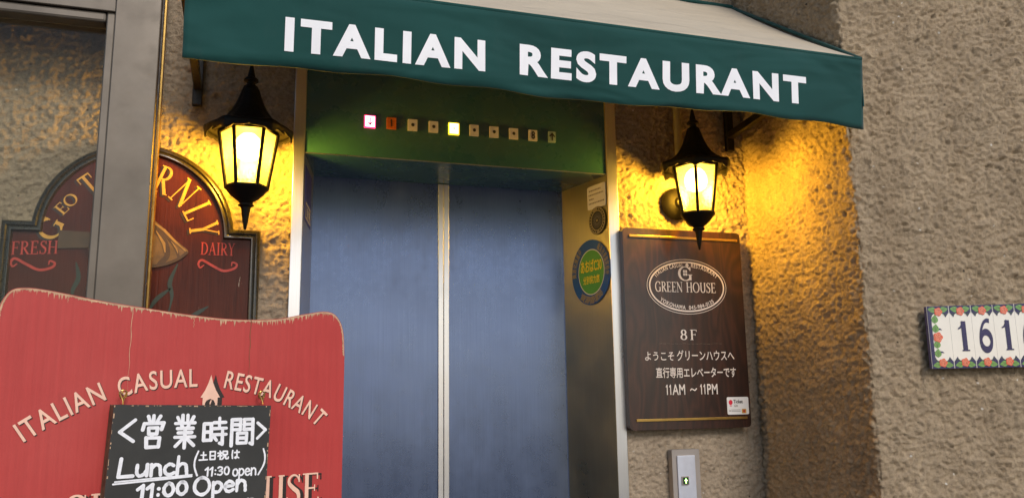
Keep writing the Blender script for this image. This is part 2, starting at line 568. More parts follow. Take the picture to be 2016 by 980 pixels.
# ---- brush strokes and roman letters built stroke by stroke
def ribbon(pts, w, lift=0., caps=True):
    """pts: 2-D line; w: width or list -> verts (x, z, lift), faces."""
    p = [np.array(q, float) for q in pts]
    n = len(p)
    w = list(w) if isinstance(w, (list, tuple, np.ndarray)) else [w] * n
    vs, fs = [], []
    for i in range(n):
        a = p[i] - p[max(i - 1, 0)]; b = p[min(i + 1, n - 1)] - p[i]
        a = a / (np.hypot(*a) or 1); b = b / (np.hypot(*b) or 1)
        d = a + b
        if np.hypot(*d) < 1e-6:
            d = b if i < n - 1 else a
        d = d / np.hypot(*d)
        m = np.array((-d[1], d[0]))
        ref = b if i < n - 1 else a
        k = 1 / max(.55, abs(m.dot(np.array((-ref[1], ref[0])))))
        vs.append((*(p[i] + m * w[i] / 2 * k), lift)); vs.append((*(p[i] - m * w[i] / 2 * k), lift))
    for i in range(n - 1):
        fs.append((2 * i, 2 * i + 1, 2 * i + 3, 2 * i + 2))
    if caps:
        for e, sgn in ((0, -1), (n - 1, 1)):
            d = (p[1] - p[0]) if e == 0 else (p[-1] - p[-2])
            ang = math.atan2(d[1], d[0]) + (math.pi if e == 0 else 0)
            o = len(vs)
            vs.append((*p[e], lift))
            for k in range(7):
                t = ang - math.pi / 2 + math.pi * k / 6
                vs.append((p[e][0] + w[e] / 2 * math.cos(t), p[e][1] + w[e] / 2 * math.sin(t), lift))
            fs += [(o, o + 1 + k, o + 2 + k) for k in range(6)]
    return vs, fs

def ell(cx, cy, rx, ry, a0, a1, n=20):
    return [(cx + rx * math.cos(R(a0 + (a1 - a0) * k / n)), cy + ry * math.sin(R(a0 + (a1 - a0) * k / n))) for k in range(n + 1)]

BT, LT, SF = .15, .055, .045
def _cal(pts, T=BT, t=LT):
    out = []
    for i in range(len(pts)):
        a = np.array(pts[min(i + 1, len(pts) - 1)]) - np.array(pts[max(i - 1, 0)])
        a = a / (np.hypot(*a) or 1)
        out.append(t + (T - t) * abs(a[1]) ** 1.3)
    return out

def roman(ch):
    k = ('roman', ch)
    if k in _g:
        return _g[k]
    S = []          # (points, widths)
    T, t = BT, LT
    def stem(x, z0=0., z1=1., w=T): S.append(([(x, z0), (x, z1)], w))
    def ln(a, b, w): S.append(([a, b], w))
    def serif(x, z, w=.30): S.append(([(x - w / 2, z), (x + w / 2, z)], SF))
    def curve(p): S.append((p, _cal(p)))
    e = SF / 2
    A = .6
    if ch == 'I': stem(.2); serif(.2, e); serif(.2, 1 - e); A = .4
    elif ch == 'H':
        stem(.18); stem(.72)
        for x in (.18, .72): serif(x, e); serif(x, 1 - e)
        ln((.18, .51), (.72, .51), t); A = .9
    elif ch == 'N':
        ln((.16, .0), (.16, 1), t); ln((.80, .0), (.80, 1), t); ln((.14, .98), (.80, .03), T)
        serif(.16, e, .28); serif(.10, 1 - e, .22); serif(.80, 1 - e, .28); A = .96
    elif ch == 'E' or ch == 'F':
        stem(.18); serif(.16, e, .3); serif(.16, 1 - e, .3)
        ln((.18, 1 - e), (.62, 1 - e), t); ln((.61, 1), (.61, .80), t)
        ln((.18, .52), (.50, .52), t); ln((.50, .62), (.50, .42), t * .8)
        if ch == 'E': ln((.18, e), (.66, e), t); ln((.65, 0), (.65, .22), t); A = .74
        else: A = .68
    elif ch == 'L':
        stem(.18); serif(.18, e, .3); serif(.18, 1 - e, .3); ln((.18, e), (.62, e), t); ln((.61, 0), (.61, .24), t); A = .68
    elif ch == 'T':
        stem(.36); serif(.36, e); ln((.04, 1 - e), (.68, 1 - e), t); ln((.05, 1), (.05, .78), t); ln((.67, 1), (.67, .78), t); A = .72
    elif ch == 'D':
        stem(.18); serif(.12, e, .2); serif(.12, 1 - e, .2)
        curve([(.14, 1 - e), (.3, 1 - e)] + ell(.32, .5, .42, .475, 88, -88) + [(.3, e), (.14, e)]); A = .86
    elif ch == 'R' or ch == 'P':
        stem(.18); serif(.18, e, .3); serif(.12, 1 - e, .2)
        curve([(.14, 1 - e), (.3, 1 - e)] + ell(.32, .745, .27, .23, 88, -88) + [(.3, .51), (.18, .51)])
        if ch == 'R': ln((.34, .50), (.70, .02), T * .95); serif(.76, e, .16); A = .80
        else: A = .66
    elif ch == 'A':
        ln((.40, 1.0), (.10, .0), t * 1.1); ln((.38, 1.0), (.70, .0), T); ln((.2, .36), (.58, .36), t)
        serif(.10, e, .26); serif(.70, e, .3); A = .82
    elif ch == 'Y':
        stem(.38, 0, .5); serif(.38, e); ln((.10, 1), (.38, .46), T * .9); ln((.66, 1), (.38, .46), t * 1.1)
        serif(.10, 1 - e, .26); serif(.66, 1 - e, .22); A = .76
    elif ch == 'O' or ch == '0':
        rx = .43 if ch == 'O' else .28
        curve(ell(rx + .04, .5, rx - .03, .485, 90, 451, 40)); A = 2 * rx + .08
    elif ch == 'G' or ch == 'C':
        curve(ell(.46, .5, .39, .485, 38, 322, 34)); ln((.765, .99), (.765, .70), t)
        if ch == 'G': stem(.76, .04, .42); serif(.74, .42, .3)
        A = .92
    elif ch == 'U':
        curve([(.18, .98)] + [(.18, .4)] + ell(.44, .32, .26, .30, 180, 360, 16) + [(.70, .4), (.70, .98)])
        ln((.18, .35), (.18, 1), T); serif(.18, 1 - e); serif(.72, 1 - e, .24); A = .86
    elif ch == 'S':
        p = catmull([(.52, .80), (.44, .93), (.29, .97), (.14, .88), (.13, .72), (.30, .56), (.48, .42), (.52, .24), (.43, .07), (.27, .025), (.12, .09), (.07, .24)], 5)
        d = [LT + (BT - LT) * math.exp(-((i / len(p) - .5) / .22) ** 2) for i in range(len(p))]
        S.append((p, d)); ln((.525, .99), (.525, .74), t); ln((.065, .28), (.065, .0), t); A = .62
    elif ch == '8':
        curve(ell(.3, .745, .19, .225, 90, 450, 28)); curve(ell(.3, .27, .24, .245, 90, 450, 28)); A = .62
    elif ch == '1':
        stem(.34, 0, .98, .25); serif(.36, e, .42)
        p = catmull([(.33, .97), (.26, .86), (.16, .78), (.02, .735)], 5)
        S.append((p, [.13 - .09 * i / (len(p) - 1) for i in range(len(p))])); A = .6
    elif ch == '6':
        p = catmull([(.74, .97), (.56, .985), (.38, .90), (.22, .70), (.14, .45), (.15, .25)], 6)
        S.append((p, [.15 - .04 * math.sin(math.pi * i / (len(p) - 1)) for i in range(len(p))]))
        q = ell(.46, .32, .32, .29, 200, 560, 40)
        S.append((q, [.14 + .08 * abs(math.sin(R(200 + 360 * i / 40) + .2)) for i in range(41)])); A = .9
    vs, fs = [], []
    for i, (p, w) in enumerate(S):
        a, b = ribbon(p, w, i * 2.5e-5, caps=False)
        o = len(vs)
        vs += a; fs += [[j + o for j in f] for f in b]
    _g[k] = (vs, fs, A)
    return _g[k]

def put_roman(mb, s, x0, x1, z0, h, y, mat, z1=None, track=.04):
    w = sum(roman(c)[2] if c != ' ' else .35 for c in s) + track * (len(s) - 1)
    sx = (x1 - x0) / w
    z1 = z0 if z1 is None else z1
    u = 0.
    for c in s:
        if c == ' ':
            u += .35 + track; continue
        vs, fs, adv = roman(c)
        pts = []
        for a, b, l in vs:
            x = x0 + (u + a) * sx
            pts.append((x, y - l, z0 + (z1 - z0) * (x - x0) / (x1 - x0) + b * h))
        mb.add(pts, fs, mat)
        u += adv + track

def disc(cx, cz, rx, rz, n=40):
    return [(cx + rx * math.cos(2 * math.pi * k / n), cz + rz * math.sin(2 * math.pi * k / n)) for k in range(n)]

def sheet(mb, poly, y, mat):
    """A printed flat shape facing -y."""
    mb.add([(a, y, b) for a, b in poly], [list(range(len(poly)))], mat)

def plate(mb, poly, y0, y1, mat, side=None):
    mb.prism(poly, lambda a, b, h: (a, h, b), y0, y1, mat, side)

def ring(mb, cx, cz, rx, rz, w, y, mat, n=48):
    o = disc(cx, cz, rx, rz, n); i = disc(cx, cz, rx - w, rz - w, n)
    vs = [(a, y, b) for a, b in o + i]
    mb.add(vs, [(k, (k + 1) % n, (k + 1) % n + n, k + n) for k in range(n)], mat)

def rrect(x0, x1, z0, z1, r, n=5):
    p = []
    for cx, cz, a in ((x1 - r, z1 - r, 0), (x0 + r, z1 - r, 90), (x0 + r, z0 + r, 180), (x1 - r, z0 + r, 270)):
        for k in range(n + 1):
            t = R(a + 90 * k / n)
            p.append((cx + r * math.cos(t), cz + r * math.sin(t)))
    return p

# ------------------------------------------------------------------ stucco sheets
_rs = np.random.RandomState(7)
_tab = _rs.rand(256, 256)
def vnoise(u, v):
    iu = np.floor(u).astype(int); iv = np.floor(v).astype(int)
    fu = u - iu; fv = v - iv
    fu = fu * fu * (3 - 2 * fu); fv = fv * fv * (3 - 2 * fv)
    g = lambda a, b: _tab[(a * 7 + b * 3) % 256, (b * 5 + a) % 256]
    return (g(iu, iv) * (1 - fu) + g(iu + 1, iv) * fu) * (1 - fv) + (g(iu, iv + 1) * (1 - fu) + g(iu + 1, iv + 1) * fu) * fv

def stucco_h(u, v):
    wu = u + .006 * vnoise(u / .03, v / .03 + 40); wv = v + .006 * vnoise(u / .03 + 80, v / .03)
    bl = lambda a, b: np.abs(2 * vnoise(a, b) - 1)
    h = .75 * bl(wu / .0086, wv / .0072) + .50 * bl(wu / .0052 + 31, wv / .0047 + 17) + .55 * vnoise(wu / .0095 + 7, wv / .0085 + 3) + .30 * vnoise(wu / .034 + 11, wv / .028 + 5) + .35 * vnoise(u / .16, v / .16 + 9)
    pit = vnoise(wu / .021 + 60, wv / .019 + 22)
    h -= .8 * np.clip((pit - .87) / .13, 0, 1)
    return (h - 1.1)

def stucco_grid(path, normals, dist, zs, amp=.0105, seed=0.):
    """path (n,2) in plan, outward normals (n,2), arc length (n), heights -> verts, quads"""
    P = np.array(path); N = np.array(normals); D = np.array(dist)
    h = stucco_h(D[:, None] + seed, zs[None, :] + 3.) * amp
    X = P[:, 0][:, None] + N[:, 0][:, None] * h
    Y = P[:, 1][:, None] + N[:, 1][:, None] * h
    Z = np.broadcast_to(zs[None, :], X.shape)
    V = np.stack([X, Y, Z], -1).reshape(-1, 3)
    n, m = X.shape
    i = np.arange(n - 1)[:, None] * m + np.arange(m - 1)[None, :]
    F = np.stack([i, i + m, i + m + 1, i + 1], -1).reshape(-1, 4)
    return V, F

def np_mesh(name, parts, mat):
    V, F, o = [], [], 0
    for v, f in parts:
        V.append(np.array(v, float)); F += [[int(k) + o for k in q] for q in (f.tolist() if hasattr(f, 'tolist') else f)]
        o += len(v)
    V = np.concatenate(V)
    me = bpy.data.meshes.new(name)
    me.from_pydata(V.tolist(), [], F)
    me.materials.append(M[mat])
    me.polygons.foreach_set('use_smooth', [len(p) == 4 for p in F])
    ob = bpy.data.objects.new(name, me)
    COL.objects.link(ob)
    return ob

def box_np(x0, x1, y0, y1, z0, z1):
    vs = [(x, y, z) for x in (x0, x1) for y in (y0, y1) for z in (z0, z1)]
    return vs, [(0, 1, 3, 2), (4, 6, 7, 5), (0, 4, 5, 1), (2, 3, 7, 6), (0, 2, 6, 4), (1, 5, 7, 3)]

ZS = np.concatenate([np.arange(0, 1.0, .03), np.arange(1.0, 2.75, .004), np.arange(2.75, 4.01, .03)])
YW = 2.056
def straight(x0, x1, step=.004):
    xs = np.arange(x0, x1 + step, step)
    return [(x, YW) for x in xs], [(0, -1)] * len(xs), xs
# ------------------------------------------------------------------ setting
g = MB(); g.add([(-300, -300, 0), (300, -300, 0), (300, 300, 0), (-300, 300, 0)], [(0, 1, 2, 3)], 'asphalt')
go = g.build('ground'); go['kind'] = 'structure'

parts = [stucco_grid(*straight(-1.3, .084), ZS), stucco_grid(*straight(.972, 1.41), ZS)]
above = np.arange(2.42, 4.01, .02)
parts.append(stucco_grid([(x, YW) for x in np.arange(.076, .985, .02)], [(0, -1)] * 46, np.arange(.076, .985, .02), above))
parts += [box_np(-6, -1.29, 2.06, 2.6, 0, 4), box_np(-1.29, .08, 2.075, 2.6, 0, 4), box_np(.976, 1.6, 2.075, 2.6, 0, 4), box_np(.08, .976, 2.31, 2.6, 0, 4), box_np(.08, .976, 2.075, 2.31, 2.43, 4)]
wall = np_mesh('stucco_wall', parts, 'stucco')
tag(wall, 'rough beige sprayed stucco wall around the lift doors and behind both lanterns', 'wall')

PA = R(12)
pt = np.array((math.cos(PA), -math.sin(PA))); pn = np.array((-math.sin(PA), -math.cos(PA)))
path, nrm = [], []
for y in np.arange(2.07, 1.607, -.004):
    path.append((1.401, y)); nrm.append((-1, 0))
rc = .012
c0 = np.array((1.401 + rc, 1.607))
for k in range(1, 7):
    a = math.pi + (math.pi / 2 - PA) * k / 6
    path.append((c0[0] + rc * math.cos(a), c0[1] + rc * math.sin(a))); nrm.append((math.cos(a), math.sin(a)))
q0 = np.array(path[-1])
for s in np.arange(.005, 1.0, .004):
    path.append(tuple(q0 + pt * s)); nrm.append(tuple(pn))
dist = np.concatenate([[0], np.cumsum(np.hypot(*np.diff(np.array(path), axis=0).T))])
e1 = q0 + pt * 1.0
pv, pf = stucco_grid(path, nrm, dist, ZS, .0120, 5.3)
back = [(1.43, 2.6, 0), (1.43, 1.635, 0), (e1[0], e1[1] + .012, 0), (e1[0] + .3, 2.6, 0)]
bv = back + [(x, y, 4) for x, y, z in back]
bf = [(0, 1, 5, 4), (1, 2, 6, 5), (2, 3, 7, 6), (3, 0, 4, 7), (4, 5, 6, 7)]
pil = np_mesh('stucco_pillar', [(pv, pf), (bv, bf)], 'pillar')
tag(pil, 'broad rough stucco pillar projecting at the right, carrying the house number tiles', 'pillar')

# ------------------------------------------------------------------ lift entrance
lift = thing('lift_entrance', 'lift entrance with closed blue grey steel doors under a dark green header panel', 'elevator', (.52, 2.05, 0))
def sub(parent):      # shapes below are written in world metres; children sit in the parent's space
    return -Vector(parent.location)
def child(mb, name, parent, root, **kw):
    off = Vector(root.location)
    if root.rotation_euler.z == 0 and off.length:
        mb.v = [(x - off.x, y - off.y, z - off.z) for x, y, z in mb.v]
    return mb.build(name, parent, **kw)
def child_flat(mb, name, parent, root):
    off = Vector(root.location)
    if root.rotation_euler.z == 0 and off.length:
        mb.v = [(x - off.x, y - off.y, z - off.z) for x, y, z in mb.v]
    return mb.flat(name, parent)

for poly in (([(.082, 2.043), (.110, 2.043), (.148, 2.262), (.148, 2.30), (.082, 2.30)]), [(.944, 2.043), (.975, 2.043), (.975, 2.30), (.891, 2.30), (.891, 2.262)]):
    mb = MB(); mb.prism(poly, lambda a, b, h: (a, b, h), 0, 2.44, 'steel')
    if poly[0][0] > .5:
        mb.m[-1] = mb.mi('lamp_gold_steel')      # golden lantern reflection tinted into the steel of the wide right reveal
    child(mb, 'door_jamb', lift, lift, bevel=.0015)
mb = MB(); mb.box(.1085, .9455, 2.049, 2.305, 2.0545, 2.42, 'green_paint')
header = child(mb, 'header_panel', lift, lift, bevel=.003)
mb = MB(); mb.box(.1105, .9435, 2.0465, 2.0492, 2.0545, 2.0572, 'steel'); child(mb, 'header_edge_strip', lift, lift)
for x0, x1, s0, s1 in ((.13, .5192, .504, .5192), (.5202, .91, .5202, .5355)):
    mb = MB(); mb.box(x0, x1, 2.267, 2.30, .01, 2.06, 'door_steel')
    d = child(mb, 'door', lift, lift, bevel=.0015)
    mb = MB(); mb.box(s0, s1, 2.2615, 2.2665, .012, 2.0535, 'steel'); child(mb, 'meeting_edge_strip', d, lift, bevel=.001)

IND = [('arrow_down', 'ind_red_lit'), ('1', 'ind_orange'), ('dot', 'ind_white'), ('dot', 'ind_white'), ('dot', 'ind_yellow_lit'), ('dot', 'ind_white'), ('dot', 'ind_white'), ('dot', 'ind_white'), ('8', 'ind_white'), ('arrow_up', 'ind_green')]
for k, (sym, mt) in enumerate(IND):
    x = .273 + .0562 * k; z = 2.1515
    w, h = (.0145, .0165) if 'lit' in mt else (.0125, .0155)
    if sym == 'arrow_up': w = .0105
    mb = MB()
    if 'lit' in mt:
        mb.box(x - w, x + w, 2.0435, 2.0485, z - h, z + h, mt.replace('lit', 'rim'))
        mb.box(x - w + .0026, x + w - .0026, 2.0415, 2.0434, z - h + .0026, z + h - .0026, mt)
    else:
        mb.box(x - w, x + w, 2.0415, 2.0485, z - h, z + h, mt)
    il = child(mb, 'indicator_light', lift, lift, bevel=.0006)
    if 'lit' in mt: il['label'] = 'lit ' + ('red' if 'red' in mt else 'yellow') + ' indicator light'
    mb = MB(); y = 2.0408
    if sym == 'dot':
        sheet(mb, disc(x, z, .0043 if mt != 'ind_yellow_lit' else .0028, .0048 if mt != 'ind_yellow_lit' else .0022, 20), y, 'ink' if mt != 'ind_yellow_lit' else 'gold')
    elif sym in '18':
        gv, gf, ga = glyph(sym, .03)
        mb.add([(x + (a - ga / 2) * .022, y, z + (b - CAP / 2) * .030) for a, b in gv], gf, 'ink')
    else:
        s = 1 if sym == 'arrow_up' else -1
        im = 'ink' if s > 0 else 'ink_red'
        lw = .004 if s > 0 else .0032
        for i, seg in enumerate(([(x, z - s * .0095), (x, z + s * .0085)], [(x - .0065, z + s * .0015), (x, z + s * .0095), (x + .0065, z + s * .0015)])):
            v_, f_ = ribbon(seg, lw, i * 5e-5); mb.add([(a, y - l, b) for a, b, l in v_], f_, im)
    child_flat(mb, 'symbol', il, lift)

# ------------------------------------------------------------------ awning
AX0, AX1, AYF, AZB, AZT, AZW = -.142, 1.391, 1.52, 2.068, 2.236, 2.62
awn = thing('awning', 'dark green canvas awning lettered ITALIAN RESTAURANT with pale top', 'awning', (.627, 2.05, 2.3))
nx = 160
mb = MB(); rows = []
VZ = [0, .006, .02, .05, .085, .12, .15, .165, 1]
def wave(x, t):
    return .0035 * math.sin(x * 9 + 1.3) * (1 - t) + .0025 * math.sin(x * 23 + t * 3) * (1 - t) ** 2
zz = np.linspace(0, 1, 13)
vs, fs = [], []
for i in range(nx + 1):
    x = AX0 + (AX1 - AX0) * i / nx
    for t in zz:
        sag = .004 * math.sin(x * 7 + .4) + .002 * math.sin(x * 31)
        vs.append((x, AYF + .012 * (1 - t) + wave(x, t), AZB + sag * (1 - t) + (AZT - AZB) * t))
m_ = len(zz)
for i in range(nx):
    for j in range(m_ - 1):
        fs.append((i * m_ + j, (i + 1) * m_ + j, (i + 1) * m_ + j + 1, i * m_ + j + 1))
mb.add(vs, fs, 'awning_green')
val = child(mb, 'valance', awn, awn, smooth=60, solid=.003)
mb = MB(); vs, fs = [], []
nt_ = 16
for i in range(nx + 1):
    x = AX0 + (AX1 - AX0) * i / nx
    for j in range(nt_ + 1):
        t = j / nt_
        sag = -.012 * math.sin(math.pi * t) * (1 + .25 * math.sin(x * 5)) + .0015 * math.sin(x * 40 + t * 5)
        vs.append((x, AYF + .002 + (2.048 - AYF) * t, AZT + .004 + (AZW - AZT) * t + sag))
for i in range(nx):
    for j in range(nt_):
        fs.append((i * (nt_ + 1) + j, (i + 1) * (nt_ + 1) + j, (i + 1) * (nt_ + 1) + j + 1, i * (nt_ + 1) + j + 1))
mb.add(vs, fs, 'canvas_top')
can = child(mb, 'canopy', awn, awn, smooth=60, solid=.003)
can['label'] = 'pale beige canvas top'
mb = MB()
mb.tube([(AX0, AYF + .003, AZT + .001), (AX1, AYF + .003, AZT + .001)], .0055, 'awning_green', 10)
mb.tube([(AX1, AYF + .003, AZT + .003), (AX1, 2.046, AZW + .003)], .005, 'awning_green', 8)
mb.tube([(AX0, 2.046, AZW + .004), (AX1, 2.046, AZW + .004)], .008, 'awning_green', 8)
child(mb, 'piping', can, awn, smooth=50)
for x in (AX0 + .001, AX1 - .001):
    mb = MB(); mb.add([(x, AYF + .006, AZB + .05), (x, 2.046, AZW - .12), (x, 2.046, AZW - .010), (x, AYF + .004, AZT - .006)], [(0, 1, 2, 3)], 'awning_green')
    child(mb, 'side_panel', awn, awn, solid=.003)
mb = MB()
def val_y(x, z):
    t = (z - AZB) / (AZT - AZB)
    return AYF + .012 * (1 - t) + wave(x, t) - .0026
def awn_text(s, x0, x1, z0, h, z1):
    w = text_width(s, .05, .13); sx = (x1 - x0) / w; u = 0
    for c in s:
        gv, gf, ga = glyph(c, .046)
        pts = []
        for a, b in gv:
            x = x0 + (u + a) * sx; z = z0 + (z1 - z0) * (x - x0) / (x1 - x0) + b * h / CAP
            pts.append((x, val_y(x, z), z))
        mb.add(pts, gf, 'white_letter'); u += ga + .13
for args in (('ITALIAN', .036, .440, 2.1060, .0585, 2.1050), ('RESTAURANT', .510, 1.222, 2.1080, .0585, 2.1110)):
    mb = MB(); awn_text(*args); child_flat(mb, 'lettering', val, awn)
mb = MB()
for x in (AX0 + .03, .627, AX1 - .03):
    mb.tube([(x, 2.04, AZW - .03), (x, AYF + .03, AZT - .018)], .011, 'black_iron', 8)
mb.tube([(AX0 + .01, AYF + .03, AZT - .018), (AX1 - .01, AYF + .03, AZT - .018)], .011, 'black_iron', 8)
child(mb, 'frame', awn, awn, smooth=50)
for x in (-.149, 1.347):
    mb = MB()
    mb.box(x - .0115, x + .0115, 2.030, 2.048, 2.152, 2.50, 'black_iron')
    p0, p1 = Vector((x, 2.035, 2.20)), Vector((x, AYF + .035, AZT + .0))
    d = (p1 - p0).normalized(); nn = Vector((0, -d.z, d.y)) * .011
    vs = [(p.x + sx, p.y + s * nn.y, p.z + s * nn.z) for p in (p0, p1) for sx in (-.009, .009) for s in (-1, 1)]
    mb.add(vs, [(0, 1, 3, 2), (4, 6, 7, 5), (0, 4, 5, 1), (2, 3, 7, 6), (0, 2, 6, 4), (1, 5, 7, 3)], 'black_iron')
    child(mb, 'bracket_arm', awn, awn, bevel=.002)

# ------------------------------------------------------------------ lanterns
def hexr(a):          # flat-sided radius for six sides with a corner at angle 0
    t = (a % (math.pi / 3)) - math.pi / 6
    return math.cos(math.pi / 6) / math.cos(t)

def make_lantern(label):
    L = thing('wall_lantern', label, 'lantern', (0, 0, 0), 0, 'lit wall lanterns')
    ax = (0, -.120, 0)      # lantern axis; origin at the wall rose, z measured from the rose centre
    dz = -1.985
    mb = MB()
    prof = [(.003, 2.232), (.0035, 2.226), (.0095, 2.196), (.0125, 2.1945), (.0165, 2.190), (.0165, 2.186), (.010, 2.183), (.0095, 2.178), (.0165, 2.172), (.0165, 2.168)]
    mb.lathe([(r, z + dz) for r, z in prof], ax, 'lantern_iron', 20, caps=True)
    child_list = [(mb, 'finial', dict(smooth=40))]
    mb = MB()
    rp = [(.016, 2.170), (.020, 2.160), (.025, 2.145), (.032, 2.127), (.041, 2.110), (.053, 2.094), (.068, 2.080), (.083, 2.071), (.095, 2.066), (.1005, 2.064)]
    seg = 72
    vs, fs = [], []
    for i, (r, z) in enumerate(rp):
        for k in range(seg):
            a = 2 * math.pi * k / seg
            t = i / (len(rp) - 1)
            hx = hexr(a)
            rr = r * ((1 - .85 * t) + .85 * t * (hx * .5 + .5)) * (1 + .018 * math.cos(12 * a) * (1 - t))
            lift = .006 * (t ** 3) * (1 - hx) / .134
            vs.append((rr * math.cos(a), ax[1] + rr * math.sin(a), z + dz - lift * 0 + .004 * t ** 3 * max(0, math.cos(6 * a))))
    for i in range(len(rp) - 1):
        for k in range(seg):
            k2 = (k + 1) % seg
            fs.append((i * seg + k, i * seg + k2, (i + 1) * seg + k2, (i + 1) * seg + k))
    mb.add(vs, fs, 'lantern_iron')
    child_list.append((mb, 'roof', dict(smooth=35, solid=.0022)))
    mb = MB(); vs, fs = [], []
    for i, t in enumerate((0, .35, .7, 1)):
        for k in range(144):
            a = 2 * math.pi * k / 144
            hx = hexr(a) * .5 + .5
            r = (.1005 - .004 * t) * (.15 + .85 * hx)
            lobe = abs(math.sin(3 * a + math.pi / 2)) ** 1.0
            scallop = .5 + .5 * abs(math.cos(9 * a))
            drop = (.006 + .013 * (lobe ** 6) + .0075 * scallop) * t
            vs.append((r * math.cos(a), ax[1] + r * math.sin(a), 2.0635 + dz + .004 * max(0, math.cos(6 * a)) - drop))
    for i in range(3):
        for k in range(144):
            k2 = (k + 1) % 144
            fs.append((i * 144 + k, i * 144 + k2, (i + 1) * 144 + k2, (i + 1) * 144 + k))
    mb.add(vs, fs, 'lantern_iron')
    child_list.append((mb, 'scalloped_skirt', dict(smooth=60, solid=.0018)))
    mb = MB()
    zt, zb, rt, rb = 2.058 + dz, 1.926 + dz, .0655, .0455
    cs = [(math.cos(math.pi / 3 * k), math.sin(math.pi / 3 * k)) for k in range(6)]
    for c, s in cs:
        mb.tube([(rt * c, ax[1] + rt * s, zt), (rb * c, ax[1] + rb * s, zb)], .0045, 'lantern_iron', 8)
    for k in range(6):
        (c, s), (c2, s2) = cs[k], cs[(k + 1) % 6]
        mb.tube([(rt * c, ax[1] + rt * s, zt), (rt * c2, ax[1] + rt * s2, zt)], .0042, 'lantern_iron', 6)
        mb.tube([(rb * c, ax[1] + rb * s, zb), (rb * c2, ax[1] + rb * s2, zb)], .0055, 'lantern_iron', 6)
    mb.prism([(rt * c * 1.25, rt * s * 1.25) for c, s in cs], lambda a, b, h: (a, ax[1] + b, h), zt + .003, zt + .006, 'lantern_iron')
    child_list.append((mb, 'cage', dict(smooth=40)))
    for k in range(6):
        (c, s), (c2, s2) = cs[k], cs[(k + 1) % 6]
        mb = MB(); f = .955
        mb.add([(rt * c * f, ax[1] + rt * s * f, zt - .002), (rt * c2 * f, ax[1] + rt * s2 * f, zt - .002), (rb * c2 * f, ax[1] + rb * s2 * f, zb + .002), (rb * c * f, ax[1] + rb * s * f, zb + .002)], [(0, 1, 2, 3)], 'amber')
        child_list.append((mb, 'glass_pane', dict()))
    mb = MB()
    bp = [(.050, 1.928), (.050, 1.9235), (.044, 1.918), (.036, 1.908), (.026, 1.899), (.0165, 1.893), (.014, 1.889), (.018, 1.886), (.018, 1.8835), (.0115, 1.880), (.0095, 1.872), (.006, 1.845), (.003, 1.829), (.001, 1.827)]
    mb.lathe([(r, z + dz) for r, z in bp], ax, 'lantern_iron', 24, mod=lambda a: hexr(a) * .5 + .5, caps=True)
    child_list.append((mb, 'base_drop', dict(smooth=35)))
    mb = MB()
    mb.lathe([(.047, -.002), (.047, -.010), (.042, -.016), (.030, -.021), (.017, -.026), (.012, -.034), (.001, -.036)], (0, 0, -.004), 'lantern_iron', 36, 'y')
    child_list.append((mb, 'wall_rose', dict(smooth=35)))
    mb = MB()
    mb.tube(catmull([(0, -.02, .0), (0, -.035, .004), (0, -.05, -.012), (0, -.058, -.04), (0, -.068, -.07), (0, -.09, -.082), (0, -.112, -.079)], 6), .0065, 'lantern_iron', 10)
    child_list.append((mb, 'arm', dict(smooth=50)))
    mb = MB()
    mb.lathe([(.002, 1.9915), (.014, 1.993), (.025, 2.000), (.031, 2.014), (.031, 2.030), (.025, 2.045), (.014, 2.056)], (0, ax[1], dz), 'bulb', 16)
    child_list.append((mb, 'bulb', dict(smooth=60)))
    for m2, nm, kw in child_list:
        m2.build(nm, L, **kw)
    lt = bpy.data.lights.new('lantern_light', 'POINT')
    lt.energy = LAMP_WATTS; lt.color = (1, .86, .22); lt.shadow_soft_size = .03
    lo = bpy.data.objects.new('lantern_light', lt); COL.objects.link(lo)
    lo.location = (0, ax[1], 2.010 + dz); lo.parent = L
    return L

lan1 = make_lantern('brightly lit black iron lantern beside the painted pub sign and left lift jamb')
lan1.location = (-.024, 2.05, 1.985)
lan2 = lan1.copy(); COL.objects.link(lan2)
for ch in list(lan1.children):
    c = ch.copy(); COL.objects.link(c); c.parent = lan2
lan2['label'] = 'lit black iron lantern above the dark wooden restaurant sign'
lan2.location = (1.160, 2.05, 1.985)

# ------------------------------------------------------------------ conduit above the right lantern
cd = thing('conduit_pipe', 'thin grey conduit pipe running down the stucco behind the lantern over the wooden sign', 'pipe', (1.172, 2.036, 2.08))
mb = MB(); mb.tube([(1.172, 2.036, 2.05), (1.172, 2.036, 2.60)], .0115, 'pipe', 14); child(mb, 'pipe_run', cd, cd, smooth=50)
mb = MB(); mb.box(1.152, 1.192, 2.022, 2.052, 2.47, 2.485, 'pipe'); child(mb, 'clip', cd, cd, bevel=.002)

# ------------------------------------------------------------------ dark wooden sign
ws = thing('wooden_sign', 'dark varnished wooden restaurant sign with white oval emblem and brass strips', 'sign', (1.16, 2.05, 1.345))
mb = MB(); plate(mb, rrect(.973, 1.348, 1.346, 1.899, .012), 2.020, 2.046, 'wood_dark'); child(mb, 'board', ws, ws, bevel=.005)
for z, xa, xb in ((1.876, .992, 1.338), (1.372, .992, 1.335)):
    mb = MB(); mb.box(xa, xb, 2.0165, 2.0197, z - .0035, z + .0035, 'brass'); child(mb, 'brass_strip', ws, ws, bevel=.0008)
mb = MB(); Y = 2.0190
cx, cz = 1.1665, 1.7375
ring(mb, cx, cz, .1195, .0715, .0042, Y, 'cream'); ring(mb, cx, cz, .1262, .0780, .0014, Y, 'cream')
put_roman(mb, 'GREEN', 1.066, 1.152, 1.7215, .0285, Y, 'cream')
put_roman(mb, 'HOUSE', 1.163, 1.259, 1.7215, .0285, Y, 'cream')
put_roman(mb, 'G', 1.140, 1.186, 1.7545, .040, Y, 'cream')
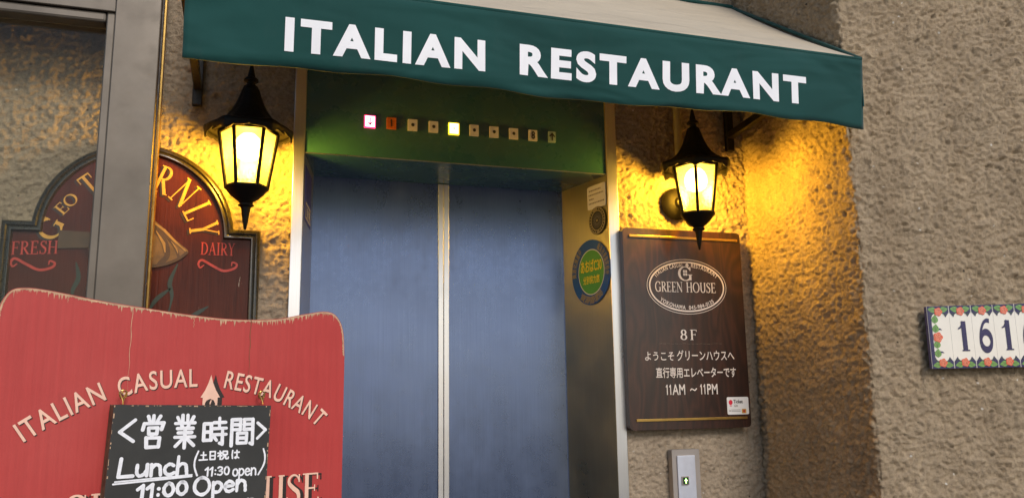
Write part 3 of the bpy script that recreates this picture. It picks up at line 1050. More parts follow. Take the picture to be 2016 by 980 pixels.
for dx in (0, 1):
    for dz in (0, 1):
        sheet(mb, [(1.156 + dx * .0068 + a * .0056, 1.7685 + dz * .0088 + b * .0072) for a, b in ((0, 0), (1, 0), (1, 1), (0, 1))], Y - .0002, 'cream')
sheet(mb, [(1.1635, 1.7965), (1.1755, 1.7965), (1.1695, 1.8095)], Y, 'cream')
sheet(mb, [(1.1665, 1.7925), (1.1725, 1.7925), (1.1725, 1.7962), (1.1665, 1.7962)], Y - .0001, 'cream')
put_arc(mb, 'ITALIAN CASUAL', ell(cx, cz, .106, .0560, 154, 95, 30), .0105, Y, 'cream', .022, .10)
put_arc(mb, 'RESTAURANT', ell(cx, cz, .106, .0560, 82, 27, 30), .0105, Y, 'cream', .022, .10)
put_arc(mb, 'YOKOHAMA  045-984-0135', ell(cx, cz, .113, .0645, 219, 318, 40), .0105, Y, 'cream', .020, .10)
child_flat(mb, 'emblem', ws, ws)
mb = MB()
random.seed(21)
for k in range(16):
    x = 1.068 + .0125 * k
    v_, f_ = ribbon([(x, 1.5765 + .002 * random.random()), (x + .011, 1.5765 + .002 * random.random())], [.0006, .0006 + .0012 * random.random()], caps=False); mb.add([(a, Y, b) for a, b, l in v_], f_, 'scuff')
child_flat(mb, 'scuff_mark', ws, ws); mb = MB()
put_roman(mb, '8F', 1.138, 1.190, 1.588, .0285, Y, 'cream', track=.28)
child_flat(mb, 'lettering', ws, ws); mb = MB()
put_text(mb, 'ようこそ', 1.023, 1.117, 1.5330, .0215, Y, 'cream', .008, cap=.78)
put_text(mb, 'グリーンハウスへ', 1.122, 1.306, 1.5330, .0245, Y, 'cream', .008, cap=.78)
child_flat(mb, 'lettering', ws, ws); mb = MB()
put_text(mb, '直行専用エレベーターです', 1.056, 1.309, 1.4868, .0235, Y, 'cream', .012, cap=.78)
child_flat(mb, 'lettering', ws, ws); mb = MB()
put_text(mb, '11AM', 1.084, 1.145, 1.4385, .0275, Y, 'cream', .012, .02)
v_, f_ = ribbon(catmull([(1.160, 1.4495), (1.164, 1.4535), (1.169, 1.4515), (1.174, 1.4495), (1.179, 1.4540)], 5), .003)
mb.add([(a, Y, b) for a, b, l in v_], f_, 'cream')
put_text(mb, '11PM', 1.190, 1.247, 1.4385, .0275, Y, 'cream', .012, .02)
child_flat(mb, 'lettering', ws, ws)

tk = thing('ticket_sticker', 'small white card sticker on the lower right of the dark wooden sign', 'sticker', (1.305, 2.019, 1.382))
mb = MB(); plate(mb, rrect(1.2725, 1.3415, 1.3815, 1.4295, .004), 2.0178, 2.0196, 'sticker_white'); child(mb, 'card', tk, tk)
mb = MB(); Y = 2.0172
sheet(mb, disc(1.2835, 1.415, .0062, .0068, 20), Y, 'print_red')
sheet(mb, [(1.280, 1.4045), (1.287, 1.4045), (1.287, 1.4065), (1.280, 1.4065)], Y, 'print_red')
put_text(mb, 'Ticket', 1.2925, 1.3225, 1.4125, .0095, Y, 'ink', .02)
put_text(mb, 'Gift', 1.2935, 1.3065, 1.4025, .0062, Y, 'print_grey', .01)
for z in (1.3935, 1.3895): sheet(mb, [(1.284, z), (1.314, z), (1.314, z + .0014), (1.284, z + .0014)], Y, 'print_grey')
sheet(mb, disc(1.280, 1.3918, .0022, .0022, 12), Y, 'print_grey')
sheet(mb, [(1.318, 1.3845), (1.3325, 1.3845), (1.3325, 1.3965), (1.318, 1.3965)], Y, 'gold')
sheet(mb, disc(1.3252, 1.3905, .004, .004, 14), Y - .0003, 'dull_red')
child_flat(mb, 'print', tk, tk)

# ------------------------------------------------------------------ call button panel
cp = thing('call_button_panel', 'steel lift call plate with a lit green up arrow, under the wooden sign', 'button panel', (1.14, 2.05, 1.1))
mb = MB(); plate(mb, rrect(1.099, 1.183, 1.02, 1.2915, .004), 2.030, 2.052, 'plastic_grey'); child(mb, 'back_box', cp, cp, bevel=.002)
mb = MB(); mb.box(1.1125, 1.1665, 2.0245, 2.0297, 1.035, 1.2755, 'steel_plate'); fp = child(mb, 'face_plate', cp, cp, bevel=.001)
mb = MB(); mb.box(1.1215, 1.1425, 2.0205, 2.0242, 1.1985, 1.2215, 'plastic_grey'); mb.box(1.1238, 1.1402, 2.0188, 2.0202, 1.2010, 1.2190, 'btn_dark')
bt = child(mb, 'call_button', cp, cp, bevel=.0006)
mb = MB(); x, z = 1.132, 1.210
sheet(mb, [(x - .005, z), (x, z + .0065), (x + .005, z), (x + .0016, z), (x + .0016, z - .0065), (x - .0016, z - .0065), (x - .0016, z)], 2.0183, 'btn_lit')
child_flat(mb, 'arrow', bt, cp)

# ------------------------------------------------------------------ stickers on the jambs
ja = math.atan2(-.21, .049)       # along the right reveal from back to front, plan angle
def jamb_thing(name, label, cat, s, z):
    # local +x runs along the reveal toward the front, local -y faces out of the reveal
    o = thing(name, label, cat, (.891 + math.cos(ja) * s, 2.262 + math.sin(ja) * s, z), ja)
    return o
st = jamb_thing('notice_sticker', 'small white printed notice sticker high on the right lift jamb', 'sticker', .175, 1.98)
mb = MB(); plate(mb, rrect(-.043, .043, -.012, .056, .005), -.0022, -.0008, 'sticker_white'); mb.build('paper', st)
mb = MB()
for k, (a, b) in enumerate(((-.034, .022), (-.036, .034), (-.034, -.010), (-.036, .037))):
    z = .040 - k * .0125
    w = .006
    x = a
    random.seed(k)
    while x < b:
        l = .003 + random.random() * .005
        sheet(mb, [(x, z), (min(b, x + l), z), (min(b, x + l), z + .004), (x, z + .004)], -.0027, 'print_grey'); x += l + .0016
mb.flat('print', st)
st = jamb_thing('dial_sticker', 'round dark sticker with a spoked centre between the notice and the blue and green badge', 'sticker', .176, 1.931)
mb = MB(); plate(mb, disc(0, 0, .040, .041), -.0022, -.0008, 'ink'); mb.build('disc', st)
mb = MB(); ring(mb, 0, 0, .0385, .0395, .0125, -.0027, 'sticker_tan')
for k in range(26):
    a = 2 * math.pi * k / 26
    v_, f_ = ribbon([(.008 * math.cos(a), .008 * math.sin(a)), (.023 * math.cos(a), .0235 * math.sin(a))], .0011, caps=False); mb.add([(p, -.0028, q) for p, q, l in v_], f_, 'print_grey')
for k in range(24):
    a = 2 * math.pi * (k + .5) / 24
    if k in (6, 7, 18): continue
    v_, f_ = ribbon([(.0295 * math.cos(a), .0300 * math.sin(a)), (.0350 * math.cos(a), .0357 * math.sin(a))], .0055, caps=False); mb.add([(p, -.0030, q) for p, q, l in v_], f_, 'ink')
sheet(mb, disc(0, 0, .0042, .0042, 16), -.0032, 'sticker_tan')
mb.flat('print', st)
st = jamb_thing('badge_sticker', 'large round blue and green badge sticker with yellow lettering on the right lift jamb', 'sticker', .136, 1.787)
mb = MB(); plate(mb, disc(0, 0, .092, .094), -.0022, -.0008, 'sticker_blue'); mb.build('disc', st)
mb = MB(); sheet(mb, disc(.004, 0, .0625, .0660), -.0026, 'sticker_white'); sheet(mb, disc(.004, 0, .0600, .0635), -.0029, 'sticker_green')
put_text(mb, 'あおばC30', -.047, .055, .003, .031, -.0033, 'sticker_yellow', .018, cap=.78)
put_text(mb, '分別協力店', -.035, .044, -.031, .019, -.0033, 'sticker_yellow', .02, cap=.78)
for a0, a1, s in ((62, -12, '横浜市青葉区役所'), (188, 122, '資源化推進中'), ):
    put_arc(mb, s, ell(0, 0, .0705, .072, a0, a1, 30), .016, -.0030, 'sticker_tan', .012)
put_arc(mb, '資源循環局', ell(0, 0, .0870, .089, 232, 312, 30), .016, -.0030, 'sticker_tan', .012)
mb.flat('print', st)
jl = math.atan2(.219, .038)
ls = thing('jamb_sticker_blue', 'narrow white sticker under a painted blue reflection on the left lift jamb', 'sticker', (.110 + .0045, 2.043 + .030, 1.93), jl)
mb = MB(); plate(mb, [(0, -.04), (.135, -.04), (.135, .10), (0, .10)], -.0022, -.0008, 'violet_print_and_reflection'); mb.build('reflection_film', ls)  # blue sheet behind and above the sticker paints a reflection in the jamb
mb = MB(); sheet(mb, [(.012, -.034), (.125, -.034), (.125, .008), (.012, .008)], -.0027, 'sticker_white')
sheet(mb, [(.018, -.029), (.119, -.029), (.119, .003), (.018, .003)], -.0030, 'violet_print_and_reflection')
put_text(mb, '非常', .030, .108, -.026, .022, -.0034, 'sticker_white', .02, cap=.78)
mb.flat('print', ls)

# ------------------------------------------------------------------ house number tiles
tn = thing('house_number_tiles', 'row of glazed white number tiles with rose borders on the stucco pillar', 'house number', (1.395 + .144 * pt[0], 1.595 + .144 * pt[1], 1.491), -PA)
tilt = R(1.35)
def tile_pt(a, b, y):
    sh = -.004 * (1 - b / .147)        # slight lean of the row
    return (a * math.cos(tilt) + sh * 0, y, b + a * math.sin(tilt) * (.35 + .65 * b / .147))
def tl(mb, poly, y, mat): mb.add([tile_pt(a, b, y) for a, b in poly], [list(range(len(poly)))], mat)
YT = -.024
def rose(mb, a, b, r):
    tl(mb, [(a + r * (1 + .10 * math.cos(5 * t)) * math.cos(t), b + r * (1 + .10 * math.cos(5 * t)) * math.sin(t)) for t in np.linspace(0, 2 * math.pi, 26)[:-1]], YT - .0016, 'rose')
    for i, (rr, a0, a1) in enumerate(((.72, 20, 190), (.70, 210, 350), (.42, 90, 290), (.40, -40, 70), (.16, 0, 300))):
        v_, f_ = ribbon(ell(a, b, r * rr, r * rr, a0, a1, 10), r * .12, 0, caps=False)
        mb.add([tile_pt(p, q, YT - .0019 - i * 2e-5) for p, q, l in v_], f_, 'rose_dark')
def leaf(mb, a, b, ang, l, w):
    ca, sa = math.cos(R(ang)), math.sin(R(ang))
    o = [(t * l, w * math.sin(math.pi * t ** .8)) for t in np.linspace(0, 1, 9)] + [(t * l, -w * math.sin(math.pi * t ** .8)) for t in np.linspace(1, 0, 9)[1:-1]]
    tl(mb, [(a + p * ca - q * sa, b + p * sa + q * ca) for p, q in o], YT - .0010, 'leaf')
    for s in (-1, 0, 1):
        v_, f_ = ribbon([(a + .15 * l * ca, b + .15 * l * sa), (a + (.75 * l * ca - s * w * .6 * sa), b + (.75 * l * sa + s * w * .6 * ca))], .0006, 0, caps=False)
        mb.add([tile_pt(p, q, YT - .0012) for p, q, l_ in v_], f_, 'leaf_dark')
TW, TH = .0560, .147
def border(mb, x0, zc, flip):
    s = -1 if flip else 1
    tl(mb, [(x0 + .0012, zc), (x0 + TW - .0012, zc), (x0 + TW - .0012, zc + s * .016), (x0 + TW - .010, zc + s * .027), (x0 + TW - .015, zc + s * .018), (x0 + .015, zc + s * .018), (x0 + .010, zc + s * .027), (x0 + .0012, zc + s * .016)], YT - .0006, 'tile_blue')
    xc = x0 + TW / 2
    for d in (-1, 1):
        leaf(mb, xc + d * .004, zc + s * .010, 90 - d * 98 * s if s > 0 else -90 + d * 98, .022, .0068)
        v_, f_ = ribbon(catmull([(xc + d * .010, zc + s * .016), (xc + d * .016, zc + s * .021), (xc + d * .021, zc + s * .020)], 4), .0012, 0)
        mb.add([tile_pt(p, q, YT - .0009) for p, q, l_ in v_], f_, 'leaf_dark')
    rose(mb, xc, zc + s * .0135, .0098)
def tile(x0, digit):
    mb = MB()
    b0 = [tile_pt(x0 + .0002, 0, 0), tile_pt(x0 + TW - .0002, 0, 0), tile_pt(x0 + TW - .0002, TH, 0), tile_pt(x0 + .0002, TH, 0)]
    vs = [(x, YT, z) for x, y, z in b0] + [(x, -.0135, z) for x, y, z in b0]
    mb.add(vs, [(0, 1, 2, 3)], 'tile_white'); mb.add(vs, [(0, 4, 5, 1), (1, 5, 6, 2), (2, 6, 7, 3), (3, 7, 4, 0), (7, 6, 5, 4)], 'tile_rim')
    t = mb.build('number_tile' if digit else 'border_tile', tn, bevel=.0006)
    mb = MB()
    border(mb, x0, 0, False); mb.flat('rose_border', t); mb = MB(); border(mb, x0, TH, True); mb.flat('rose_border', t)
    if not digit:
        mb = MB()
        tl(mb, [(x0 + .001, .001), (x0 + .0095, .001), (x0 + .0095, TH - .001), (x0 + .001, TH - .001)], YT - .0007, 'tile_blue')
        for z, a1, a2 in ((.036, 80, 0), (.090, 80, 0)):
            tl(mb, [(x0 + .004, z + .002), (x0 + .034, z), (x0 + .030, z + .004), (x0 + .018, z + .006)], YT - .0008, 'tile_blue')
        for z in (.055, .092, .034, .114):
            leaf(mb, x0 + .017, z - .008, 84, .021, .0085)
        rose(mb, x0 + .0215, TH / 2, .0115)
        mb.flat('rose_border', t)
    if digit:
        mb = MB(); gv, gf, ga = roman(digit)
        w = .042 if digit == '6' else .045
        mb.add([tile_pt(x0 + TW / 2 + .003 + (a - ga / 2) * w, .0395 + b * .0715, YT - .0012 - l) for a, b, l in gv], gf, 'tile_blue')
        mb.flat('digit', t)
for k, d in enumerate(('', '1', '6', '1', '6', '')):
    tile(k * TW, d)

# ------------------------------------------------------------------ painted pub sign on the wall
ps = thing('pub_sign', 'round topped brown painted dairy sign in a dark moulding, fixed to the stucco wall', 'sign', (-.26, 2.05, 1.2))
def pub_outline(o):
    x0, x1, zs, z0 = -.540 + o, .012 - o, 1.846 - o, 1.25 + o
    cx, cz, rr = -.266, 1.826, .216 - o
    p = [(x0, z0), (x1, z0), (x1, zs)]
    a0 = math.degrees(math.asin(min(1, (zs - cz) / rr)))
    return p + ell(cx, cz, rr, rr, a0, 180 - a0, 48) + [(x0, zs)]
mb = MB(); plate(mb, pub_outline(.014), 2.034, 2.050, 'pub'); child(mb, 'panel', ps, ps)
mb = MB()
steps = [(0, 2.050), (0, 2.030), (.004, 2.024), (.010, 2.022), (.014, 2.026), (.017, 2.0235), (.021, 2.0235), (.0235, 2.030), (.0235, 2.034)]
rows = [[(a, y, b) for a, b in pub_outline(o)] for o, y in steps]
n = len(rows[0])
vs = [p for r in rows for p in r]
fs = [(i * n + k, i * n + (k + 1) % n, (i + 1) * n + (k + 1) % n, (i + 1) * n + k) for i in range(len(rows) - 1) for k in range(n)]
mb.add(vs, fs, 'pub_frame'); child(mb, 'moulding', ps, ps, smooth=40)
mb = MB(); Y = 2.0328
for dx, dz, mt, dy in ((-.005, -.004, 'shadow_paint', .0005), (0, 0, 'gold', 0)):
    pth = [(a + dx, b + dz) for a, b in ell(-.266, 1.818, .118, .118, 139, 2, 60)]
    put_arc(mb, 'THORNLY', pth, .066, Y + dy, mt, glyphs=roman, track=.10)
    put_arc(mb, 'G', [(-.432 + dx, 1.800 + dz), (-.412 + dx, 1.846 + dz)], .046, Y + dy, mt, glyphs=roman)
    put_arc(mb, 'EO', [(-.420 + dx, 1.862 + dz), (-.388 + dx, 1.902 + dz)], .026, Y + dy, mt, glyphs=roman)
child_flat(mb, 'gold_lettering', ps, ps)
mb = MB()
for word, xa, xb, za, zb, x0, x1, z in (('FRESH', -.517, -.424, 1.768, 1.774, -.515, -.428, 1.752), ('DAIRY', -.123, -.046, 1.783, 1.783, -.126, -.040, 1.762)):
    mb = MB(); w = x1 - x0
    put_roman(mb, word, xa, xb, za, .030, Y, 'dull_red', zb)
    p = catmull([(x0 + .012, z - .004), (x0 + .004, z - .010), (x0, z), (x0 + .008, z + .008), (x0 + w * .35, z - .004), (x0 + w * .65, z - .016), (x1 - .006, z - .010), (x1, z), (x1 - .010, z + .005), (x1 - .012, z - .003)], 6)
    v_, f_ = ribbon(p, [.0025 + .0035 * math.sin(math.pi * i / (len(p) - 1)) for i in range(len(p))]); mb.add([(a, Y - l, b) for a, b, l in v_], f_, 'dull_red')
    child_flat(mb, 'red_lettering', ps, ps)

mb = MB()
sk = catmull([(-.245, 1.868), (-.215, 1.850), (-.190, 1.825), (-.168, 1.806), (-.150, 1.790), (-.158, 1.778), (-.175, 1.765), (-.205, 1.752), (-.250, 1.745), (-.300, 1.748), (-.345, 1.764), (-.362, 1.79), (-.345, 1.83), (-.30, 1.862)], 5, True)
plate(mb, sk, 2.0312, 2.0338, 'sack')
plate(mb, [(-.425, 1.786), (-.350, 1.790), (-.350, 1.826), (-.425, 1.828)], 2.0312, 2.0338, 'sack_dark')
for p, w in (([(-.240, 1.855), (-.205, 1.815), (-.195, 1.78), (-.21, 1.757)], .012), ([(-.215, 1.842), (-.18, 1.80), (-.17, 1.775)], .006), ([(-.30, 1.85), (-.29, 1.80), (-.30, 1.757)], .010)):
    v_, f_ = ribbon(catmull(p, 6), w); mb.add([(a, 2.0308, b) for a, b, l in v_], f_, 'sack_dark')
for p, w in (([(-.238, 1.861), (-.205, 1.838), (-.180, 1.812), (-.156, 1.790)], [.002, .006, .005, .002]), ([(-.222, 1.835), (-.204, 1.806), (-.200, 1.785)], [.002, .007, .002]), ([(-.188, 1.812), (-.176, 1.795), (-.172, 1.784)], [.001, .004, .001]), ([(-.33, 1.842), (-.325, 1.80), (-.33, 1.77)], [.003, .010, .003])):
    v_, f_ = ribbon(p, w, caps=False); mb.add([(a, 2.0304, b) for a, b, l in v_], f_, 'straw')
for p, w in (([(-.245, 1.748), (-.200, 1.757), (-.172, 1.770), (-.153, 1.786)], [.010, .010, .007, .003]),):
    v_, f_ = ribbon(catmull(p, 6), .007); mb.add([(a, 2.0306, b) for a, b, l in v_], f_, 'sack_dark')
child(mb, 'sack_picture', ps, ps)
mb = MB()
for p in ([(-.172, 1.758), (-.186, 1.715), (-.180, 1.68), (-.190, 1.62)], [(-.185, 1.70), (-.215, 1.672), (-.235, 1.63)], [(-.385, 1.755), (-.378, 1.72), (-.388, 1.685), (-.37, 1.64)], [(-.10, 1.66), (-.13, 1.64), (-.155, 1.625)]):
    mb = MB()
    p = catmull(p, 8)
    v_, f_ = ribbon(p, [.003 + .007 * abs(math.sin(1.3 * math.pi * i / len(p))) for i in range(len(p))]); mb.add([(a, Y, b) for a, b, l in v_], f_, 'ribbon_green')
    child_flat(mb, 'painted_ribbon', ps, ps)

# ------------------------------------------------------------------ aluminium glass partition
gp = thing('glass_partition', 'bronze aluminium framed glass partition standing before the pub sign', 'partition', (-.27, 1.92, 0))
mb = MB(); mb.box(-.3175, -.2235, 1.880, 1.972, 0, 3.2, 'alu'); child(mb, 'post', gp, gp, bevel=.002)
mb = MB(); mb.box(-.336, -.3178, 1.890, 1.962, .0, 2.36, 'alu'); child(mb, 'glazing_bead', gp, gp, bevel=.003)
mb = MB(); mb.box(-.2232, -.2195, 1.940, 1.968, 0, 3.2, 'brass'); mb.box(-.2232, -.2205, 1.90, 1.912, 0, 3.2, 'shadow_paint'); child(mb, 'edge_trim', gp, gp)
mb = MB(); mb.box(-1.25, -.3178, 1.882, 1.970, 2.3005, 3.2, 'alu'); child(mb, 'top_rail', gp, gp, bevel=.002)
mb = MB(); mb.box(-1.25, -.3365, 1.888, 1.964, 2.276, 2.300, 'alu'); child(mb, 'rail_bead', gp, gp, bevel=.006)
mb = MB(); mb.box(-1.34, -1.2503, 1.880, 1.972, 0, 3.2, 'alu'); child(mb, 'post', gp, gp, bevel=.002)
mb = MB(); mb.box(-1.2495, -.3370, 1.922, 1.928, .10, 2.2755, 'glass'); child(mb, 'pane', gp, gp)
mb = MB(); mb.box(-1.2497, -.3368, 1.885, 1.968, 0, .0995, 'alu'); child(mb, 'bottom_rail', gp, gp, bevel=.002)

# ------------------------------------------------------------------ red signboard (its own turned frame)
BA = R(18)
rb = thing('red_signboard', 'large weathered red wooden restaurant signboard standing before the lift', 'signboard', (.172, 1.60, 0), BA)
top = catmull([(-.5745, 1.535), (-.5725, 1.563), (-.5696, 1.5943), (-.558, 1.617), (-.5381, 1.623), (-.503, 1.6204), (-.429, 1.6081), (-.3505, 1.5984), (-.2839, 1.591), (-.2137, 1.5867), (-.1398, 1.5897), (-.0817, 1.6016), (-.0414, 1.6082), (-.0183, 1.6004), (-.0041, 1.5735), (.0002, 1.5248)], 6)
outline = [(-.574, .55)] + top + [(.0, .55)]
mb = MB(); plate(mb, outline, 0, .024, 'red', 'bare_wood'); mb.build('board', rb, bevel=.002)
mb = MB(); random.seed(3)
vs, fs = [], []
fine = catmull(top, 9)
for i, (a, b) in enumerate(fine):
    a0 = np.array(fine[max(i - 1, 0)]); a1 = np.array(fine[min(i + 1, len(fine) - 1)])
    d = (a1 - a0) / np.hypot(*(a1 - a0)); nrm_ = np.array((d[1], -d[0]))
    horiz = abs(d[0])
    w = .0012 + .0026 * random.random() + (.011 * random.random() ** 8 if horiz > .8 else 0)
    e = np.array((a, b)) + nrm_ * .0010
    if horiz > .8:
        q = (e[0], e[1] - w)
    else:
        q = tuple(e + nrm_ * min(w, .003))
    vs += [(e[0], -.0006, e[1]), (q[0], -.0006, q[1])]
for i in range(len(fine) - 1):
    fs.append((2 * i, 2 * i + 1, 2 * i + 3, 2 * i + 2))
mb.add(vs, fs, 'bare_wood'); wo = mb.flat('worn_edge', rb); wo['label'] = 'bare wood edge where the red paint has worn off'
for x, z0, z1, mt in ((-.3815, 1.601, 1.462, 'bare_wood'), (-.1830, 1.588, 1.470, 'sack'), (-.282, 1.590, 1.568, 'bare_wood'), (-.478, 1.616, 1.602, 'bare_wood')):
    mb = MB(); p = [(x + .0008 * math.sin(k * 1.7), z0 + (z1 - z0) * k / 12) for k in range(13)]
    v_, f_ = ribbon(p, [.0016 * (1 - k / 14) * (.6 + .5 * random.random()) for k in range(13)], caps=False); mb.add([(a, -.0009, b) for a, b, l in v_], f_, mt); mb.flat('plank_seam', rb)
mb = MB()
b1 = catmull([(-.5245, 1.3861), (-.4769, 1.4172), (-.414, 1.4482), (-.3932, 1.4527), (-.3427, 1.4645), (-.2708, 1.469)], 8)
b1a = [p for p in b1 if p[0] < -.409]; b1b = [p for p in b1 if p[0] > -.3945]
b2 = catmull([(-.2286, 1.4669), (-.1663, 1.4538), (-.1344, 1.4434), (-.0758, 1.4129), (-.0516, 1.3937)], 8)
for dx, dz, mt, y in ((.0016, -.0012, 'shadow_paint', -.0010), (0, 0, 'pink_cream', -.0016)):
    pass
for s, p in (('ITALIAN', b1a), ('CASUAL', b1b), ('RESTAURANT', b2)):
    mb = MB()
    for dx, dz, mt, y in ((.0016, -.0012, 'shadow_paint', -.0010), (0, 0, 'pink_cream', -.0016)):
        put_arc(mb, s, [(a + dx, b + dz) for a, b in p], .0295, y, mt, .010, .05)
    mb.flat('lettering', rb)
mb = MB()
for dx, mt, y in ((.008, 'shadow_paint', -.0010), (0, 'pink_cream', -.0016)):
    x = -.2485 + dx
    sheet(mb, [(x - .0165, 1.4500), (x - .009, 1.4625), (x - .004, 1.4745), (x, 1.4885), (x + .004, 1.4745), (x + .009, 1.4625), (x + .0165, 1.4500), (x + .0125, 1.4495), (x + .0125, 1.425), (x - .0125, 1.425), (x - .0125, 1.4495)], y, mt)
sheet(mb, [(-.2485 + a, 1.430 + b) for a, b in ((-.0085, 0), (.0085, 0), (.0085, .010), (.006, .015), (0, .0175), (-.006, .015), (-.0085, .010))], -.0020, 'shadow_paint')
sheet(mb, [(-.2485, 1.437), (-.2460, 1.444), (-.2470, 1.4462), (-.2495, 1.441)], -.0023, 'pink_cream')
mb.flat('house_emblem', rb)
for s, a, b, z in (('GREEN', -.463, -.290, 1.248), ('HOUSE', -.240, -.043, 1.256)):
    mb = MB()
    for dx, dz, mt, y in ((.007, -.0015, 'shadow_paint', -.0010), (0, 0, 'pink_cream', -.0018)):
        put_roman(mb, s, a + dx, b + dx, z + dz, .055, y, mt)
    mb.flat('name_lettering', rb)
for x in (-.545, -.03):
    mb = MB(); mb.box(x - .02, x + .02, .0005, .0235, 0, .5495, 'bare_wood'); mb.build('leg', rb, bevel=.003)
    mb = MB(); mb.add([(x - .015 + a, .026 + t * .21 + c, z) for z, t in ((1.15, 0), (0, 1)) for a in (0, .03) for c in (0, .02)], [(0, 1, 3, 2), (4, 6, 7, 5), (0, 4, 5, 1), (2, 3, 7, 6), (0, 2, 6, 4), (1, 5, 7, 3)], 'bare_wood'); mb.build('rear_strut', rb, bevel=.003)

# ------------------------------------------------------------------ chalkboard hanging on it
cb = thing('chalkboard', 'black chalkboard of handwritten opening hours hung on the red signboard', 'chalkboard', (.172 - .285 * math.cos(BA), 1.60 - .285 * math.sin(BA), 1.28), BA)
OX, OZ = -.285, 1.28
tlc, trc, brc, blc = (-.4079, 1.4409), (-.1559, 1.4345), (-.1655, 1.05), (-.4215, 1.05)
loc = lambda a, b: (a - OX, b - OZ)
mb = MB()
plate(mb, [loc(*blc), loc(*brc), loc(*trc), loc(*tlc)], -.045, -.012, 'slate', 'chalk_edge'); mb.build('board', cb, bevel=.0015)
mb = MB(); random.seed(11)
def edge_worn(p, q, inw):
    p = np.array(p); q = np.array(q); n_ = 60
    for k in range(n_):
        if random.random() < .45:
            a = p + (q - p) * k / n_; b = p + (q - p) * (k + .3 + .9 * random.random()) / n_
            w = .0006 + .0016 * random.random() ** 2
            mb.add([(*loc(*a)[:1], -.0454, loc(*a)[1]), (loc(*b)[0], -.0454, loc(*b)[1]), (loc(*(b + np.array(inw) * w))[0], -.0454, loc(*(b + np.array(inw) * w))[1]), (loc(*(a + np.array(inw) * w))[0], -.0454, loc(*(a + np.array(inw) * w))[1])], [(0, 1, 2, 3)], 'bare_wood')
edge_worn((-.4070, 1.4400), (-.1570, 1.4336), (0, -1)); edge_worn((-.4073, 1.4400), (-.4205, 1.06), (1, 0)); edge_worn((-.1568, 1.4335), (-.1660, 1.06), (-1, 0))
mb.flat('worn_edge', cb)
KAN = {
 '営': [[(.25, .98), (.33, .82)], [(.5, 1), (.5, .82)], [(.80, .98), (.66, .82)], [(.04, .56), (.10, .76), (.96, .76), (.88, .56)], [(.3, .62), (.7, .62), (.68, .43), (.32, .43), (.3, .62)], [(.48, .43), (.42, .32)], [(.2, .31), (.82, .31), (.78, .02), (.24, .02), (.2, .31)]],
 '業': [[(.38, 1), (.38, .78)], [(.6, 1), (.6, .78)], [(.15, .95), (.24, .8)], [(.86, .95), (.76, .8)], [(.06, .755), (.94, .755)], [(.33, .70), (.38, .62)], [(.67, .70), (.61, .62)], [(.15, .59), (.85, .59)], [(.2, .46), (.8, .46)], [(.05, .32), (.95, .32)], [(.5, .59), (.5, -.02)], [(.46, .30), (.1, .04)], [(.54, .30), (.92, .04)]],
 '時': [[(.05, .80), (.05, .2)], [(.05, .80), (.35, .80), (.35, .2), (.05, .2)], [(.05, .50), (.35, .50)], [(.45, .84), (.95, .84)], [(.69, 1), (.69, .63)], [(.42, .62), (1, .62)], [(.42, .40), (1, .40)], [(.84, .54), (.84, .04), (.72, .08)], [(.50, .30), (.60, .18)]],
 '間': [[(.06, .98), (.06, 0)], [(.06, .98), (.42, .98), (.42, .60), (.06, .60)], [(.06, .79), (.42, .79)], [(.58, .98), (.95, .98), (.95, .02), (.84, .06)], [(.58, .98), (.58, .60), (.95, .60)], [(.58, .79), (.95, .79)], [(.31, .46), (.69, .46), (.69, .08), (.31, .08), (.31, .46)], [(.31, .27), (.69, .27)]],
 '土': [[(.2, .62), (.8, .62)], [(.5, .95), (.5, .08)], [(.02, .06), (.98, .06)]],
 '日': [[(.2, .95), (.8, .95), (.8, .05), (.2, .05), (.2, .95)], [(.2, .5), (.8, .5)]],
 '祝': [[(.22, 1), (.28, .88)], [(.05, .76), (.4, .76), (.05, .38)], [(.26, .55), (.26, 0)], [(.3, .5), (.42, .4)], [(.52, .92), (.9, .92), (.9, .55), (.52, .55), (.52, .92)], [(.63, .55), (.6, .25), (.42, .02)], [(.76, .55), (.76, .12), (.82, .04), (.98, .06), (1, .2)]],
 'は': [[(.12, .95), (.07, .5), (.14, .05)], [(.40, .72), (.98, .72)], [(.70, .97), (.70, .2), (.60, .05), (.46, .10), (.50, .22), (.70, .20), (.95, .06)]],
}
CUR = {  # smooth pen letters
 'L': [([(.14, 1), (.06, .02), (.72, .04)], 0)],
 'u': [([(.10, .62), (.08, .2), (.22, .02), (.42, .10), (.54, .30)], 1), ([(.58, .62), (.56, .02)], 0)],
 'n': [([(.10, .62), (.08, .0)], 0), ([(.10, .38), (.28, .60), (.46, .55), (.52, .38), (.54, .0)], 1)],
 'c': [([(.52, .50), (.34, .60), (.14, .48), (.08, .28), (.16, .08), (.34, .01), (.54, .10)], 1)],
 'h': [([(.12, 1), (.08, .0)], 0), ([(.10, .38), (.28, .58), (.46, .53), (.52, .36), (.56, .0)], 1)],
 'p': [([(.10, .62), (.08, -.36)], 0), ([(.10, .46), (.28, .62), (.48, .50), (.52, .28), (.40, .06), (.22, .03), (.10, .12)], 1)],
 'e': [([(.10, .32), (.50, .36), (.44, .55), (.28, .61), (.12, .48), (.08, .26), (.18, .05), (.36, .01), (.54, .12)], 1)],
 'o': [(ell(.30, .30, .24, .29, 90, 455, 18), 0)],
 'O': [(ell(.44, .46, .38, .50, 100, 465, 24), 0)],
 '0': [(ell(.30, .48, .22, .47, 90, 452, 20), 0)],
 '1': [([(.04, .72), (.28, .98), (.24, .0)], 0)],
 '3': [([(.08, .86), (.26, .98), (.46, .86), (.42, .64), (.24, .53), (.44, .44), (.50, .22), (.32, .02), (.08, .10)], 1)],
 ':': [([(.14, .62), (.15, .60)], 0), ([(.12, .16), (.13, .14)], 0)],
}
